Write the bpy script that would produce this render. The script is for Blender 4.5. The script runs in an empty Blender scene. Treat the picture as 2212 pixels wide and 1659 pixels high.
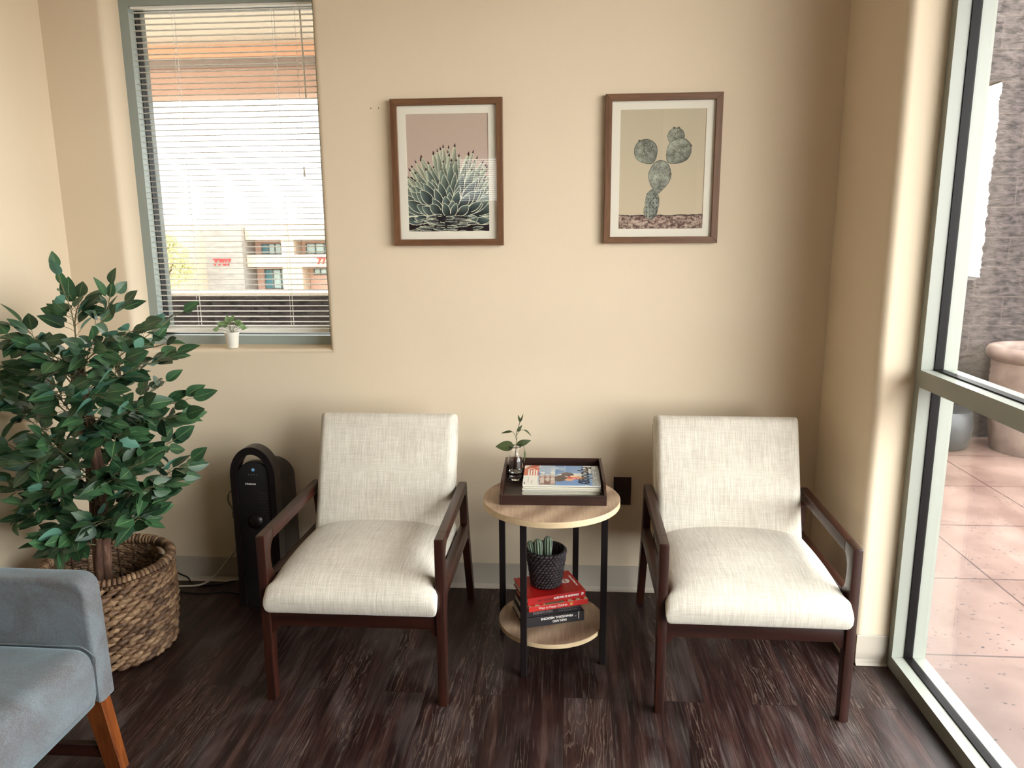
import bpy, bmesh, math, random
import numpy as np
from mathutils import Vector, Matrix, Euler
random.seed(7)
rng = np.random.RandomState(5)
PI = math.pi
SC = bpy.context.scene
COL = SC.collection

# ------------------------------------------------------------------ camera
CAM_H, CAM_D = 1.502, 3.0
pi_, ya_, ro_ = .199633, -.0723376, -.00747286
cy, sy, cp, sp = math.cos(ya_), math.sin(ya_), math.cos(pi_), math.sin(pi_)
fw = Vector((sy*cp, cy*cp, -sp)); rt = Vector((cy, -sy, 0)); up = rt.cross(fw)
r2 = math.cos(ro_)*rt + math.sin(ro_)*up
u2 = -math.sin(ro_)*rt + math.cos(ro_)*up
cam_data = bpy.data.cameras.new('camera'); cam = bpy.data.objects.new('camera', cam_data); COL.objects.link(cam)
cam.matrix_world = Matrix(((r2.x, u2.x, -fw.x, 0), (r2.y, u2.y, -fw.y, -CAM_D), (r2.z, u2.z, -fw.z, CAM_H), (0, 0, 0, 1)))
cam_data.sensor_fit = 'HORIZONTAL'; cam_data.sensor_width = 36.0
cam_data.lens = 36.0*1630.99/2212.0
cam_data.clip_start = .02; cam_data.clip_end = 300
SC.camera = cam

# ------------------------------------------------------------------ world, light, exposure
W = bpy.data.worlds.new('sky'); SC.world = W; W.use_nodes = True
bg = W.node_tree.nodes['Background']
bg.inputs['Color'].default_value = (.99, 1.0, 1.0, 1); bg.inputs['Strength'].default_value = 11.5
def portal(loc, rot, sx, sy_):
    l = bpy.data.lights.new('daylight_portal', 'AREA'); l.shape = 'RECTANGLE'; l.size = sx; l.size_y = sy_
    l.cycles.is_portal = True
    o = bpy.data.objects.new('daylight_portal', l); COL.objects.link(o); o.location = loc; o.rotation_euler = rot
portal((1.30, -1.87, 1.32), (0, PI/2, 0), 2.6, 2.75)
portal((-1.38, .26, 1.72), (-PI/2, 0, 0), .85, 1.4)
portal((-.7, -5.70, 2.05), (PI/2, 0, 0), 1.0, .55)
SC.view_settings.view_transform = 'Standard'; SC.view_settings.look = 'None'
SC.view_settings.gamma = 1.0; SC.view_settings.use_curve_mapping = False
SC.view_settings.exposure = 0.38
SC.cycles.use_denoising = True
SC.cycles.max_bounces = 10; SC.cycles.diffuse_bounces = 5; SC.cycles.glossy_bounces = 4
SC.cycles.transmission_bounces = 8; SC.cycles.transparent_max_bounces = 16
SC.cycles.caustics_reflective = False; SC.cycles.caustics_refractive = False
SC.cycles.sample_clamp_indirect = 6.0

# ------------------------------------------------------------------ materials
def s(r, g, b):
    f = lambda v: (v/255/12.92 if v/255 <= .04045 else ((v/255+.055)/1.055)**2.4)
    return (f(r), f(g), f(b), 1)
class M:
    def __init__(self, name, col=(.5, .5, .5, 1), rough=.5, metal=0, spec=.5):
        self.m = bpy.data.materials.new(name); self.m.use_nodes = True
        self.t = self.m.node_tree; self.b = self.t.nodes['Principled BSDF']
        self.b.inputs['Base Color'].default_value = col; self.b.inputs['Roughness'].default_value = rough
        self.b.inputs['Metallic'].default_value = metal; self.b.inputs['Specular IOR Level'].default_value = spec
    def n(self, typ, **k):
        x = self.t.nodes.new('ShaderNode'+typ)
        for a, v in k.items():
            if a.startswith('i_'): x.inputs[a[2:].replace('_', ' ')].default_value = v
            else: setattr(x, a, v)
        return x
    def l(self, a, b): self.t.links.new(a, b); return self
    def coord(self, scale=(1, 1, 1), rot=(0, 0, 0), kind='Object'):
        c = self.n('TexCoord'); mp = self.n('Mapping'); mp.inputs['Scale'].default_value = scale; mp.inputs['Rotation'].default_value = rot
        self.l(c.outputs[kind], mp.inputs['Vector']); return mp.outputs['Vector']
    def noise(self, vec, scale=5, detail=4, rough=.5, dist=0):
        x = self.n('TexNoise'); x.inputs['Scale'].default_value = scale; x.inputs['Detail'].default_value = detail
        x.inputs['Roughness'].default_value = rough; x.inputs['Distortion'].default_value = dist
        self.l(vec, x.inputs['Vector']); return x.outputs['Fac']
    def ramp(self, fac, stops, interp='LINEAR'):
        x = self.n('ValToRGB'); x.color_ramp.interpolation = interp; e = x.color_ramp.elements
        while len(e) < len(stops): e.new(.5)
        for i, (p, c) in enumerate(stops): e[i].position = p; e[i].color = c if len(c) == 4 else (*c, 1)
        self.l(fac, x.inputs['Fac']); return x.outputs['Color']
    def mix(self, fac, a, b, mode='MIX'):
        x = self.n('Mix', data_type='RGBA', blend_type=mode)
        for v, i in ((fac, 0), (a, 6), (b, 7)):
            if hasattr(v, 'links'): self.l(v, x.inputs[i])
            else: x.inputs[i].default_value = v
        return x.outputs[2]
    def math(self, op, a, b=0.0):
        x = self.n('Math', operation=op)
        for i, v in enumerate((a, b)):
            if hasattr(v, 'links'): self.l(v, x.inputs[i])
            else: x.inputs[i].default_value = v
        return x.outputs[0]
    def bump(self, h, strength=.3, dist=.002):
        x = self.n('Bump'); x.inputs['Strength'].default_value = strength; x.inputs['Distance'].default_value = dist
        self.l(h, x.inputs['Height']); self.l(x.outputs['Normal'], self.b.inputs['Normal']); return self
    def color(self, c): self.l(c, self.b.inputs['Base Color']); return self
K = lambda v: (v, v, v, 1)

def mat_wall(name, col):
    m = M(name, col, .75, spec=.25); v = m.coord()
    big = m.noise(v, 1.3, 3); c = m.mix(big, (col[0]*.93, col[1]*.93, col[2]*.93, 1), (min(col[0]*1.05, 1), min(col[1]*1.05, 1), min(col[2]*1.05, 1), 1)); m.color(c)
    m.bump(m.noise(v, 90, 3, .6), .22, .0015); return m.m
WALLC = s(226, 209, 184)
m_wall = mat_wall('painted_wall', WALLC)
m_ceil = mat_wall('ceiling_paint', s(172, 165, 154))
m_base = M('vinyl_baseboard', s(184, 174, 160), .4).m

def mat_wood(name, dark, light, rough=.4, scale=1.0, axis=2, spec=.5):
    m = M(name, light, rough, spec=spec); sc = [30*scale]*3; sc[axis] = 2.2*scale
    v = m.coord(tuple(sc)); n1 = m.noise(v, 1.5, 6, .6, .6); n2 = m.noise(v, 6, 4, .6)
    f = m.math('ADD', m.math('MULTIPLY', n1, .7), m.math('MULTIPLY', n2, .3))
    m.color(m.ramp(f, [(.32, dark), (.68, light)])); m.bump(f, .12, .001); return m.m
m_walnut_v = mat_wood('walnut_stain', s(26, 9, 6), s(60, 26, 15), .38)
m_walnut_y = mat_wood('walnut_stain_lengthwise', s(28, 10, 7), s(64, 29, 18), .38, axis=1)
m_walnut_x = mat_wood('walnut_stain_crosswise', s(26, 9, 6), s(54, 22, 13), .38, axis=0)
m_frame_v = mat_wood('picture_frame_wood', s(88, 56, 32), s(124, 86, 56), .45, 1.2)
m_frame_x = mat_wood('picture_frame_wood_crosswise', s(88, 56, 32), s(124, 86, 56), .45, 1.2, axis=0)
m_tray = mat_wood('tray_wood', s(26, 10, 7), s(62, 30, 19), .45, 1.1, axis=0)
m_orange = mat_wood('honey_wood', s(70, 30, 10), s(128, 68, 28), .35)
def mat_oak(name):
    m = M(name, rough=.5); v = m.coord((3, 3, 3), (0, 0, .62)); v2 = m.coord((60, 5, 5), (0, 0, .62))
    w = m.n('TexWave', wave_type='BANDS', bands_direction='X'); w.inputs['Scale'].default_value = .8; w.inputs['Distortion'].default_value = 6; w.inputs['Detail'].default_value = 2; m.l(v, w.inputs['Vector'])
    f = m.math('ADD', m.math('MULTIPLY', w.outputs['Fac'], .35), m.math('MULTIPLY', m.noise(v2, 2, 6, .65), .65))
    m.color(m.ramp(f, [(.25, s(138, 112, 92)), (.55, s(172, 146, 122)), (.8, s(198, 172, 146))])); return m.m
m_oak = mat_oak('pale_oak_laminate')
m_oak_edge = mat_wood('oak_edge_band', s(195, 170, 135), s(222, 198, 160), .5, 1.0, axis=0)

def mat_linen(name, c0, c1):
    m = M(name, c1, .9, spec=.1)
    m.b.inputs['Sheen Weight'].default_value = .25
    a = m.noise(m.coord((330, 14, 14)), 1, 3, .7); b = m.noise(m.coord((14, 320, 320)), 1, 2, .6); big = m.noise(m.coord(), 9, 3)
    f = m.math('ADD', m.math('MULTIPLY', a, .6), m.math('MULTIPLY', b, .25)); f = m.math('ADD', f, m.math('MULTIPLY', big, .15))
    m.color(m.ramp(f, [(.35, c0), (.62, c1)])); m.bump(f, .45, .0015); return m.m
m_linen = mat_linen('oatmeal_linen', s(184, 176, 162), s(221, 215, 203))

def mat_velvet():
    m = M('grey_velvet', s(100, 108, 112), .8, spec=.15)
    m.b.inputs['Sheen Weight'].default_value = .8; m.b.inputs['Sheen Roughness'].default_value = .4; m.b.inputs['Sheen Tint'].default_value = s(150, 175, 185)
    v = m.coord((1, 1, 1)); n = m.noise(v, 5, 4, .6, 1.0); f = m.noise(m.coord((260, 260, 260)), 1, 2)
    c = m.ramp(n, [(.35, s(74, 73, 77)), (.65, s(98, 112, 120))]); m.color(m.mix(.12, c, f)); m.bump(f, .2, .001); return m.m
m_velvet = mat_velvet()

def mat_floor():
    m = M('dark_plank_floor', rough=.5, spec=.4)
    v = m.coord((1, 1, 1), (0, 0, PI/2))
    br = m.n('TexBrick'); br.offset = .37; br.inputs['Scale'].default_value = 1.0; br.inputs['Brick Width'].default_value = 1.22; br.inputs['Row Height'].default_value = .152
    br.inputs['Mortar Size'].default_value = .0012; br.inputs['Mortar Smooth'].default_value = 0; br.inputs['Color1'].default_value = K(0); br.inputs['Color2'].default_value = K(1); br.inputs['Mortar'].default_value = K(.5); br.inputs['Bias'].default_value = 0
    m.l(v, br.inputs['Vector'])
    # per-plank shift of the grain
    c = m.n('TexCoord'); comb = m.n('CombineXYZ'); m.l(m.math('MULTIPLY', br.outputs['Color'], 7.3), comb.inputs['Z']); m.l(m.math('MULTIPLY', br.outputs['Color'], 3.1), comb.inputs['Y'])
    add = m.n('VectorMath', operation='ADD'); m.l(c.outputs['Object'], add.inputs[0]); m.l(comb.outputs[0], add.inputs[1])
    def mp(sc):
        x = m.n('Mapping'); x.inputs['Scale'].default_value = sc; m.l(add.outputs[0], x.inputs['Vector']); return x.outputs['Vector']
    streak = m.noise(mp((26, 2.2, 1)), 1, 6, .62, .4)
    fine = m.noise(mp((120, 5, 1)), 1, 5, .7, .5)
    patch = m.noise(mp((4, 1.6, 1)), 1.6, 3, .5, .6)
    w = m.n('TexWave', wave_type='RINGS', rings_direction='SPHERICAL'); w.inputs['Scale'].default_value = 9; w.inputs['Distortion'].default_value = 11; w.inputs['Detail'].default_value = 3; w.inputs['Detail Scale'].default_value = 1.4
    m.l(mp((5, .55, 1)), w.inputs['Vector'])
    base = m.ramp(streak, [(.30, s(12, 4, 4)), (.5, s(38, 17, 15)), (.72, s(74, 49, 44))])
    base = m.mix(m.math('MULTIPLY', br.outputs['Color'], .3), base, s(34, 15, 13))
    base = m.mix(m.math('MULTIPLY', m.ramp(fine, [(.54, K(0)), (.70, K(1))]), .38), base, s(112, 96, 90))
    base = m.mix(m.math('MULTIPLY', m.ramp(fine, [(.30, K(1)), (.44, K(0))]), .55), base, s(12, 5, 5))
    worn = m.ramp(patch, [(.50, K(0)), (.72, K(1))])
    base = m.mix(m.math('MULTIPLY', worn, m.math('MULTIPLY', fine, .6)), base, s(112, 102, 100))
    lines = m.ramp(w.outputs['Fac'], [(.86, K(0)), (.97, K(1))]); lm = m.ramp(patch, [(.55, K(0)), (.66, K(1))])
    patch2 = m.noise(mp((7, 1.0, 1)), 1.1, 2, .5); lm2 = m.ramp(patch2, [(.48, K(0)), (.58, K(1))])
    lf = m.math('MULTIPLY', lines, lm2)
    base = m.mix(m.math('MULTIPLY', lf, .26), base, s(150, 130, 116))
    base = m.mix(m.math('MULTIPLY', br.outputs['Fac'], .5), base, s(18, 8, 7))
    m.color(base)
    h = m.math('ADD', m.math('MULTIPLY', fine, .5), m.math('MULTIPLY', w.outputs['Fac'], .3)); m.bump(h, .35, .0015)
    m.l(m.ramp(fine, [(.3, K(.36)), (.7, K(.58))]), m.b.inputs['Roughness'])
    return m.m
m_floor = mat_floor()

def simple(name, col, rough=.5, metal=0, spec=.5): return M(name, col, rough, metal, spec).m
m_alu = simple('clear_anodised_aluminium_light', s(144, 147, 138), .35, 0, .5)
m_alu2 = simple('grey_green_window_aluminium', s(150, 160, 155), .4)
m_gasket = simple('black_gasket', s(10, 6, 7), .45, 0, .15)
m_black = simple('black_metal', s(18, 10, 10), .55, 0, .25)
m_heater = simple('black_plastic', s(20, 14, 15), .32)
m_heater_in = simple('black_plastic_matte', s(16, 11, 12), .6)
m_white = simple('white_text', s(235, 230, 225), .6)
m_blind = simple('white_blind', s(246, 244, 238), .4)
m_mat = simple('mat_board', s(236, 230, 214), .8)
m_cord_w = simple('cream_cord', s(190, 180, 160), .5)
m_cord_b = simple('black_cord', s(18, 12, 12), .5)
m_outlet = simple('brown_outlet', s(56, 38, 30), .4)
m_outlet_d = simple('brown_outlet_slot', s(20, 12, 10), .5)
m_paper = simple('paper_edge', s(214, 208, 192), .8)
m_pot_w = simple('white_ceramic', s(235, 230, 218), .35)
m_soil = simple('soil', s(40, 28, 20), .9)

def mat_glass(name, tint, ior=.04):
    m = bpy.data.materials.new(name); m.use_nodes = True; t = m.node_tree; t.nodes.clear()
    o = t.nodes.new('ShaderNodeOutputMaterial'); mx = t.nodes.new('ShaderNodeMixShader'); tr = t.nodes.new('ShaderNodeBsdfTransparent'); g = t.nodes.new('ShaderNodeBsdfGlossy'); lw = t.nodes.new('ShaderNodeLayerWeight'); pw = t.nodes.new('ShaderNodeMath'); pw.operation = 'POWER'; pw.inputs[1].default_value = 5
    f = t.nodes.new('ShaderNodeMapRange'); f.inputs['To Min'].default_value = ior; f.inputs['To Max'].default_value = .9
    lw.inputs['Blend'].default_value = .5; t.links.new(lw.outputs['Facing'], pw.inputs[0]); t.links.new(pw.outputs[0], f.inputs['Value'])
    tr.inputs['Color'].default_value = tint; g.inputs['Roughness'].default_value = 0
    t.links.new(f.outputs[0], mx.inputs[0]); t.links.new(tr.outputs[0], mx.inputs[1]); t.links.new(g.outputs[0], mx.inputs[2]); t.links.new(mx.outputs[0], o.inputs[0]); return m
m_glass_pic = mat_glass('picture_glass', (1, 1, 1, 1), .05)
m_glass_door = mat_glass('storefront_glass', (.97, .98, .97, 1), .035)
m_glass_win = mat_glass('tinted_window_glass', (.56, .57, .56, 1), .02)
def mat_realglass(name, col=(1, 1, 1, 1), ior=1.45):
    m = M(name, col, 0.0); m.b.inputs['Transmission Weight'].default_value = 1; m.b.inputs['IOR'].default_value = ior; return m.m
m_vase = mat_realglass('clear_bottle_glass')
m_water = mat_realglass('water', (.95, .97, .95, 1), 1.33)

def mat_leaf(name, top, top2, under, vein):
    m = M(name, top, .42, spec=.45); v = m.coord(); g = m.n('NewGeometry'); at = m.n('Attribute', attribute_name='vein'); tn = m.n('Attribute', attribute_name='leaftone')
    n = m.noise(v, 16, 3); c = m.mix(m.math('MULTIPLY', m.math('ADD', m.ramp(n, [(.35, K(0)), (.65, K(1))]), tn.outputs['Fac']), .5), top, top2)
    c = m.mix(m.math('MULTIPLY', at.outputs['Fac'], .55), c, vein)
    c = m.mix(g.outputs['Backfacing'], c, under); m.color(c)
    m.b.inputs['Subsurface Weight'].default_value = 0
    return m.m
m_leaf = mat_leaf('ficus_leaf', s(18, 46, 34), s(60, 96, 60), s(88, 132, 114), s(120, 150, 92))
m_leaf2 = mat_leaf('small_plant_leaf', s(92, 130, 70), s(140, 165, 120), s(150, 175, 150), s(190, 205, 170))
m_leaf3 = mat_leaf('vase_leaf', s(48, 58, 30), s(66, 76, 42), s(60, 68, 42), s(90, 96, 60))
m_twig = simple('green_brown_twig', s(112, 108, 76), .7)
def mat_bark():
    m = M('bark', rough=.85); n = m.noise(m.coord((25, 25, 5)), 1.5, 5, .65)
    m.color(m.ramp(n, [(.3, s(44, 24, 18)), (.55, s(96, 66, 50)), (.75, s(150, 122, 100))])); m.bump(n, .6, .004); return m.m
m_bark = mat_bark()
def mat_strand(name, a, b, c):
    m = M(name, rough=.6); r = m.n('Attribute', attribute_name='tone'); n = m.noise(m.coord((60, 60, 60)), 1.5, 4, .6)
    f = m.math('ADD', m.math('MULTIPLY', r.outputs['Fac'], .32), m.math('MULTIPLY', n, .68))
    m.color(m.ramp(f, [(.2, a), (.5, b), (.8, c)])); m.bump(m.noise(m.coord((40, 40, 200)), 2, 3), .4, .002); return m.m
m_wicker = mat_strand('water_hyacinth', s(46, 28, 19), s(112, 82, 58), s(180, 148, 112))
m_wicker_b = mat_strand('black_rope', s(24, 16, 18), s(44, 34, 38), s(70, 60, 66))
def mat_attr(name, rough=.5, spec=.3):
    m = M(name, rough=rough, spec=spec); a = m.n('Attribute', attribute_name='paint'); m.color(a.outputs['Color']); return m.m
m_print = mat_attr('printed_picture', .6, .2)
m_cover = mat_attr('printed_glossy_cover', .28, .5)

# ------------------------------------------------------------------ mesh helpers
def finish(name, me, mats, parent=None, smooth=False, loc=None, rot=None):
    for m in (mats if isinstance(mats, (list, tuple)) else [mats]): me.materials.append(m)
    if smooth:
        me.polygons.foreach_set('use_smooth', [True]*len(me.polygons))
        if smooth != 'all': me.set_sharp_from_angle(angle=math.radians(smooth if isinstance(smooth, (int, float)) and smooth > 1 else 40))
    o = bpy.data.objects.new(name, me); COL.objects.link(o)
    if parent is not None: o.parent = parent
    if loc: o.location = loc
    if rot: o.rotation_euler = rot
    return o
def obj(name, bm, mats, parent=None, smooth=False, loc=None, rot=None):
    bmesh.ops.recalc_face_normals(bm, faces=bm.faces)
    me = bpy.data.meshes.new(name); bm.to_mesh(me); bm.free(); return finish(name, me, mats, parent, smooth, loc, rot)
def thing(name, label, cat, loc=(0, 0, 0), rz=0, group=None):
    o = bpy.data.objects.new(name, None); COL.objects.link(o); o.location = loc; o.rotation_euler = (0, 0, rz); o.empty_display_size = .05
    o['label'] = label; o['category'] = cat
    if group: o['group'] = group
    return o
def tag(o, label=None, cat=None, group=None, kind=None):
    if label: o['label'] = label
    if cat: o['category'] = cat
    if group: o['group'] = group
    if kind: o['kind'] = kind
    return o
def sempty(name, loc=(0, 0, 0)):
    o = bpy.data.objects.new(name, None); COL.objects.link(o); o.location = loc; o['kind'] = 'structure'; return o
def box(bm, x0, x1, y0, y1, z0, z1, bev=0, seg=2, mat=0):
    r = bmesh.ops.create_cube(bm, size=1); vs = r['verts']
    for v in vs: v.co = Vector(((x0+x1)/2+v.co.x*(x1-x0), (y0+y1)/2+v.co.y*(y1-y0), (z0+z1)/2+v.co.z*(z1-z0)))
    fs = set(f for v in vs for f in v.link_faces)
    for f in fs: f.material_index = mat
    if bev:
        es = list(set(e for v in vs for e in v.link_edges))
        bmesh.ops.bevel(bm, geom=es, offset=bev, segments=seg, affect='EDGES', profile=.5)
def B(*a, **k):
    bm = bmesh.new(); box(bm, *a, **k); return bm
def prism(bm, pts, d0, d1, plane='xz', bev=0, seg=2, hole=None, mat=0):
    # extrude a 2-D outline; plane names the two axes of the outline
    ax = {'xz': (0, 2, 1), 'yz': (1, 2, 0), 'xy': (0, 1, 2)}[plane]
    def P(p, d):
        v = [0, 0, 0]; v[ax[0]] = p[0]; v[ax[1]] = p[1]; v[ax[2]] = d; return v
    a = [bm.verts.new(P(p, d0)) for p in pts]; b = [bm.verts.new(P(p, d1)) for p in pts]
    fs = [bm.faces.new(a), bm.faces.new(list(reversed(b)))]
    n = len(pts); es = []
    for i in range(n): fs.append(bm.faces.new((a[i], b[i], b[(i+1) % n], a[(i+1) % n])))
    for f in fs: f.material_index = mat
    if bev:
        es = list(set(e for f in fs[:2] for e in f.edges)); bmesh.ops.recalc_face_normals(bm, faces=fs)
        bmesh.ops.bevel(bm, geom=es, offset=bev, segments=seg, affect='EDGES', profile=.5)
def tube(bm, pts, rad, n=8, cap=True, mat=0, twist=0):
    pts = [Vector(p) for p in pts]; m = len(pts)
    rad = rad if isinstance(rad, (list, tuple)) else [rad]*m
    prev = None; rings = []
    for i, p in enumerate(pts):
        t = (pts[min(i+1, m-1)]-pts[max(i-1, 0)])
        t = t.normalized() if t.length > 1e-9 else Vector((0, 0, 1))
        if prev is None:
            a = Vector((0, 0, 1)) if abs(t.z) < .9 else Vector((1, 0, 0)); u = t.cross(a).normalized()
        else: u = (prev-t*prev.dot(t)).normalized()
        prev = u; w = t.cross(u)
        rings.append([bm.verts.new(p+rad[i]*(math.cos(2*PI*k/n)*u+math.sin(2*PI*k/n)*w)) for k in range(n)])
    for i in range(m-1):
        for k in range(n):
            f = bm.faces.new((rings[i][k], rings[i][(k+1) % n], rings[i+1][(k+1) % n], rings[i+1][k])); f.material_index = mat
    if cap:
        for r in (rings[0], rings[-1]): f = bm.faces.new(r); f.material_index = mat
def smoothpath(pts, n=8):
    pts = [Vector(p) for p in pts]; out = []
    P = [pts[0]*2-pts[1]]+pts+[pts[-1]*2-pts[-2]]
    for i in range(1, len(P)-2):
        for k in range(n):
            t = k/n; a, b, c, d = P[i-1], P[i], P[i+1], P[i+2]
            out.append(.5*((2*b)+(c-a)*t+(2*a-5*b+4*c-d)*t*t+(3*b-a-3*c+d)*t**3))
    out.append(pts[-1]); return out
def lathe(bm, prof, n=40, cx=0, cy_=0, mat=0):
    rings = []
    for r, z in prof:
        if r < 1e-6: rings.append([bm.verts.new((cx, cy_, z))])
        else: rings.append([bm.verts.new((cx+r*math.cos(2*PI*k/n), cy_+r*math.sin(2*PI*k/n), z)) for k in range(n)])
    for a, b in zip(rings, rings[1:]):
        for k in range(n):
            j = (k+1) % n
            if len(a) == 1 and len(b) == 1: continue
            if len(a) == 1: f = bm.faces.new((a[0], b[k], b[j]))
            elif len(b) == 1: f = bm.faces.new((a[k], a[j], b[0]))
            else: f = bm.faces.new((a[k], a[j], b[j], b[k]))
            f.material_index = mat
def arc(cx, cz, r, a0, a1, n=6):
    return [(cx+r*math.cos(math.radians(a0+(a1-a0)*i/n)), cz+r*math.sin(math.radians(a0+(a1-a0)*i/n))) for i in range(n+1)]
def text(name, body, size, mat, parent, loc, rot, align='CENTER', sx=1.0, depth=.0004, bold=0.0):
    c = bpy.data.curves.new(name, 'FONT'); c.body = body; c.size = size; c.align_x = align; c.align_y = 'CENTER'; c.extrude = depth; c.offset = bold
    tmp = bpy.data.objects.new(name, c); COL.objects.link(tmp)
    me = bpy.data.meshes.new_from_object(tmp); bpy.data.objects.remove(tmp); bpy.data.curves.remove(c)
    if sx != 1: me.transform(Matrix.Diagonal((sx, 1, 1, 1)))
    return finish(name, me, mat, parent, False, loc, rot)
def copy_tree(o, parent=None):
    c = o.copy(); COL.objects.link(c)
    if parent is not None: c.parent = parent
    for ch in list(o.children): copy_tree(ch, c)
    return c

# ------------------------------------------------------------------ room shell
XL, XR, YF, ZC = -2.035, 1.01, -5.5, 2.75
tag(obj('floor', B(XL-.15, 1.24, YF-.15, .2, -.1, 0), m_floor), kind='structure')
tag(obj('ceiling', B(XL-.15, 1.4, YF-.15, .2, ZC, ZC+.12), m_ceil), kind='structure')
tag(obj('wall_left', B(XL-.15, XL, YF-.15, .2, 0, ZC), m_wall), kind='structure')
def wall_hole(name, x0, x1, z0, z1, hx0, hx1, hz0, hz1, ya, yb, bev, mt=None):
    bm = bmesh.new()
    def ring(y, q): return [bm.verts.new((x, y, z)) for x, z in q]
    O = [(x0, z0), (x1, z0), (x1, z1), (x0, z1)]; H = [(hx0, hz0), (hx1, hz0), (hx1, hz1), (hx0, hz1)]
    oa, ha, ob, hb = ring(ya, O), ring(ya, H), ring(yb, O), ring(yb, H)
    for i in range(4):
        j = (i+1) % 4
        bm.faces.new((oa[i], oa[j], ha[j], ha[i])); bm.faces.new((ob[i], ob[j], hb[j], hb[i]))
        bm.faces.new((oa[i], oa[j], ob[j], ob[i])); bm.faces.new((ha[i], ha[j], hb[j], hb[i]))
    bmesh.ops.recalc_face_normals(bm, faces=bm.faces)
    es = [e for e in bm.edges if set(e.verts) <= set(ha)]
    if bev: bmesh.ops.bevel(bm, geom=es, offset=bev, segments=6, affect='EDGES', profile=.5)
    return tag(obj(name, bm, mt or m_wall, smooth=50), kind='structure')
WX0, WX1, WZ0, WZ1 = -1.79, -.963, 1.034, 2.430
wall_hole('wall_back', XL, 1.24, 0, ZC, WX0, WX1, WZ0, WZ1, 0, .2, .024)
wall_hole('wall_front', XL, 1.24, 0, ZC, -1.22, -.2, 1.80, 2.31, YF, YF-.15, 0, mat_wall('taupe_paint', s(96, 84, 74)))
# right wall stub with a rounded outside corner, and the header over the storefront
bm = bmesh.new(); r = .03
prism(bm, [(XR, -.001), (1.24, -.001), (1.24, -.507)] + [(XR+r+r*math.cos(a), -.507+r+r*math.sin(a)) for a in [math.radians(-90-15*i) for i in range(7)]], 0, ZC, 'xy')
tag(obj('wall_right', bm, m_wall, smooth=30), kind='structure')
bm = bmesh.new(); box(bm, XR, 1.24, YF, -.507, 2.60, ZC); box(bm, XR, 1.24, YF, -3.23, 0, 2.6)
tag(obj('wall_right', bm, m_wall), kind='structure')
tag(obj('added_eave', B(1.241, 2.4, -8, .2, 2.80, 2.92), m_ceil), kind='structure')  # unseen overhang, added to cut the high sky light at the storefront
# two nail holes beside the left picture
bm = bmesh.new()
for x, z in ((-.752, 1.968), (-.722, 1.968)): tube(bm, [(x, -.0006, z), (x, .001, z)], .0022, 8)
tag(obj('trim_1', bm, m_gasket), kind='structure')
def baseboard(name, p0, p1, nrm):
    # profile: thin vinyl strip with a flared cove toe
    prof = [(0, .112), (.003, .112), (.004, .108), (.004, .02), (.008, .008), (.016, .001), (0, .001)]
    d = Vector((p1[0]-p0[0], p1[1]-p0[1], 0)); n = Vector((nrm[0], nrm[1], 0)); bm = bmesh.new()
    a = [bm.verts.new(Vector((p0[0], p0[1], 0))+n*o+Vector((0, 0, z))) for o, z in prof]; b = [bm.verts.new(v.co+d) for v in a]
    k = len(prof)
    for i in range(k): bm.faces.new((a[i], a[(i+1) % k], b[(i+1) % k], b[i]))
    bm.faces.new(a); bm.faces.new(b); return tag(obj(name, bm, m_base), kind='structure')
baseboard('baseboard_back', (XL+.004, -.0005), (XR-.004, -.0005), (0, -1))
baseboard('baseboard_left', (XL+.0005, -.004), (XL+.0005, YF), (1, 0))
baseboard('baseboard_right', (XR-.0005, -.004), (XR-.0005, -.49), (-1, 0))
baseboard('baseboard_right', (XR+.012, -.5075), (1.127, -.5075), (0, -1))

# ------------------------------------------------------------------ back window with frame, glass and blinds
w1 = sempty('window_1')
FY = .13; fwd = .038
def frame_rect(bm, x0, x1, z0, z1, w, ya, yb, mat):
    box(bm, x0, x0+w, ya, yb, z0, z1, mat=mat); box(bm, x1-w, x1, ya, yb, z0, z1, mat=mat)
    box(bm, x0+w, x1-w, ya, yb, z0, z0+w, mat=mat); box(bm, x0+w, x1-w, ya, yb, z1-w, z1, mat=mat)
bm = bmesh.new(); frame_rect(bm, WX0, WX1, WZ0, WZ1, fwd, FY, FY+.044, 0); frame_rect(bm, WX0, WX1, WZ0, WZ1, fwd, FY+.084, FY+.125, 0)
obj('frame', bm, m_alu2, w1)
bm = bmesh.new(); frame_rect(bm, WX0, WX1, WZ0, WZ1, fwd+.003, FY+.044, FY+.084, 0); obj('gasket', bm, m_gasket, w1)
obj('glass_pane', B(WX0+.04, WX1-.04, FY+.061, FY+.066, WZ0+.04, WZ1-.04), m_glass_win, w1)

bl = thing('window_blinds', 'white horizontal blinds with open slats hanging in the back window', 'blinds', (-1.376, FY+.02, WZ1-.038))
BX0, BX1 = WX0+fwd+.004, WX1-fwd-.004; L = lambda x: x+1.376
bm = bmesh.new(); NS = 56; PITCH = .0226; ztop = -.020
def slat(bm, z, tilt=.04, w=.0245, x0=BX0, x1=BX1, yc=.0):
    k = 5; a = []; b = []
    for i in range(k):
        u = i/(k-1)-.5; y = yc+u*w; zz = z+.0022*(1-4*u*u)+math.sin(tilt)*u*w
        a.append(bm.verts.new((L(x0), y, zz))); b.append(bm.verts.new((L(x1), y, zz)))
    c = [bm.verts.new(v.co-Vector((0, 0, .0007))) for v in a]; d = [bm.verts.new(v.co-Vector((0, 0, .0007))) for v in b]
    for i in range(k-1):
        bm.faces.new((a[i], a[i+1], b[i+1], b[i])); bm.faces.new((c[i], d[i], d[i+1], c[i+1]))
    bm.faces.new((a[0], b[0], d[0], c[0])); bm.faces.new((a[-1], c[-1], d[-1], b[-1]))
for i in range(NS): slat(bm, ztop-PITCH*i)
zlast = ztop-PITCH*(NS-1)
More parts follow.
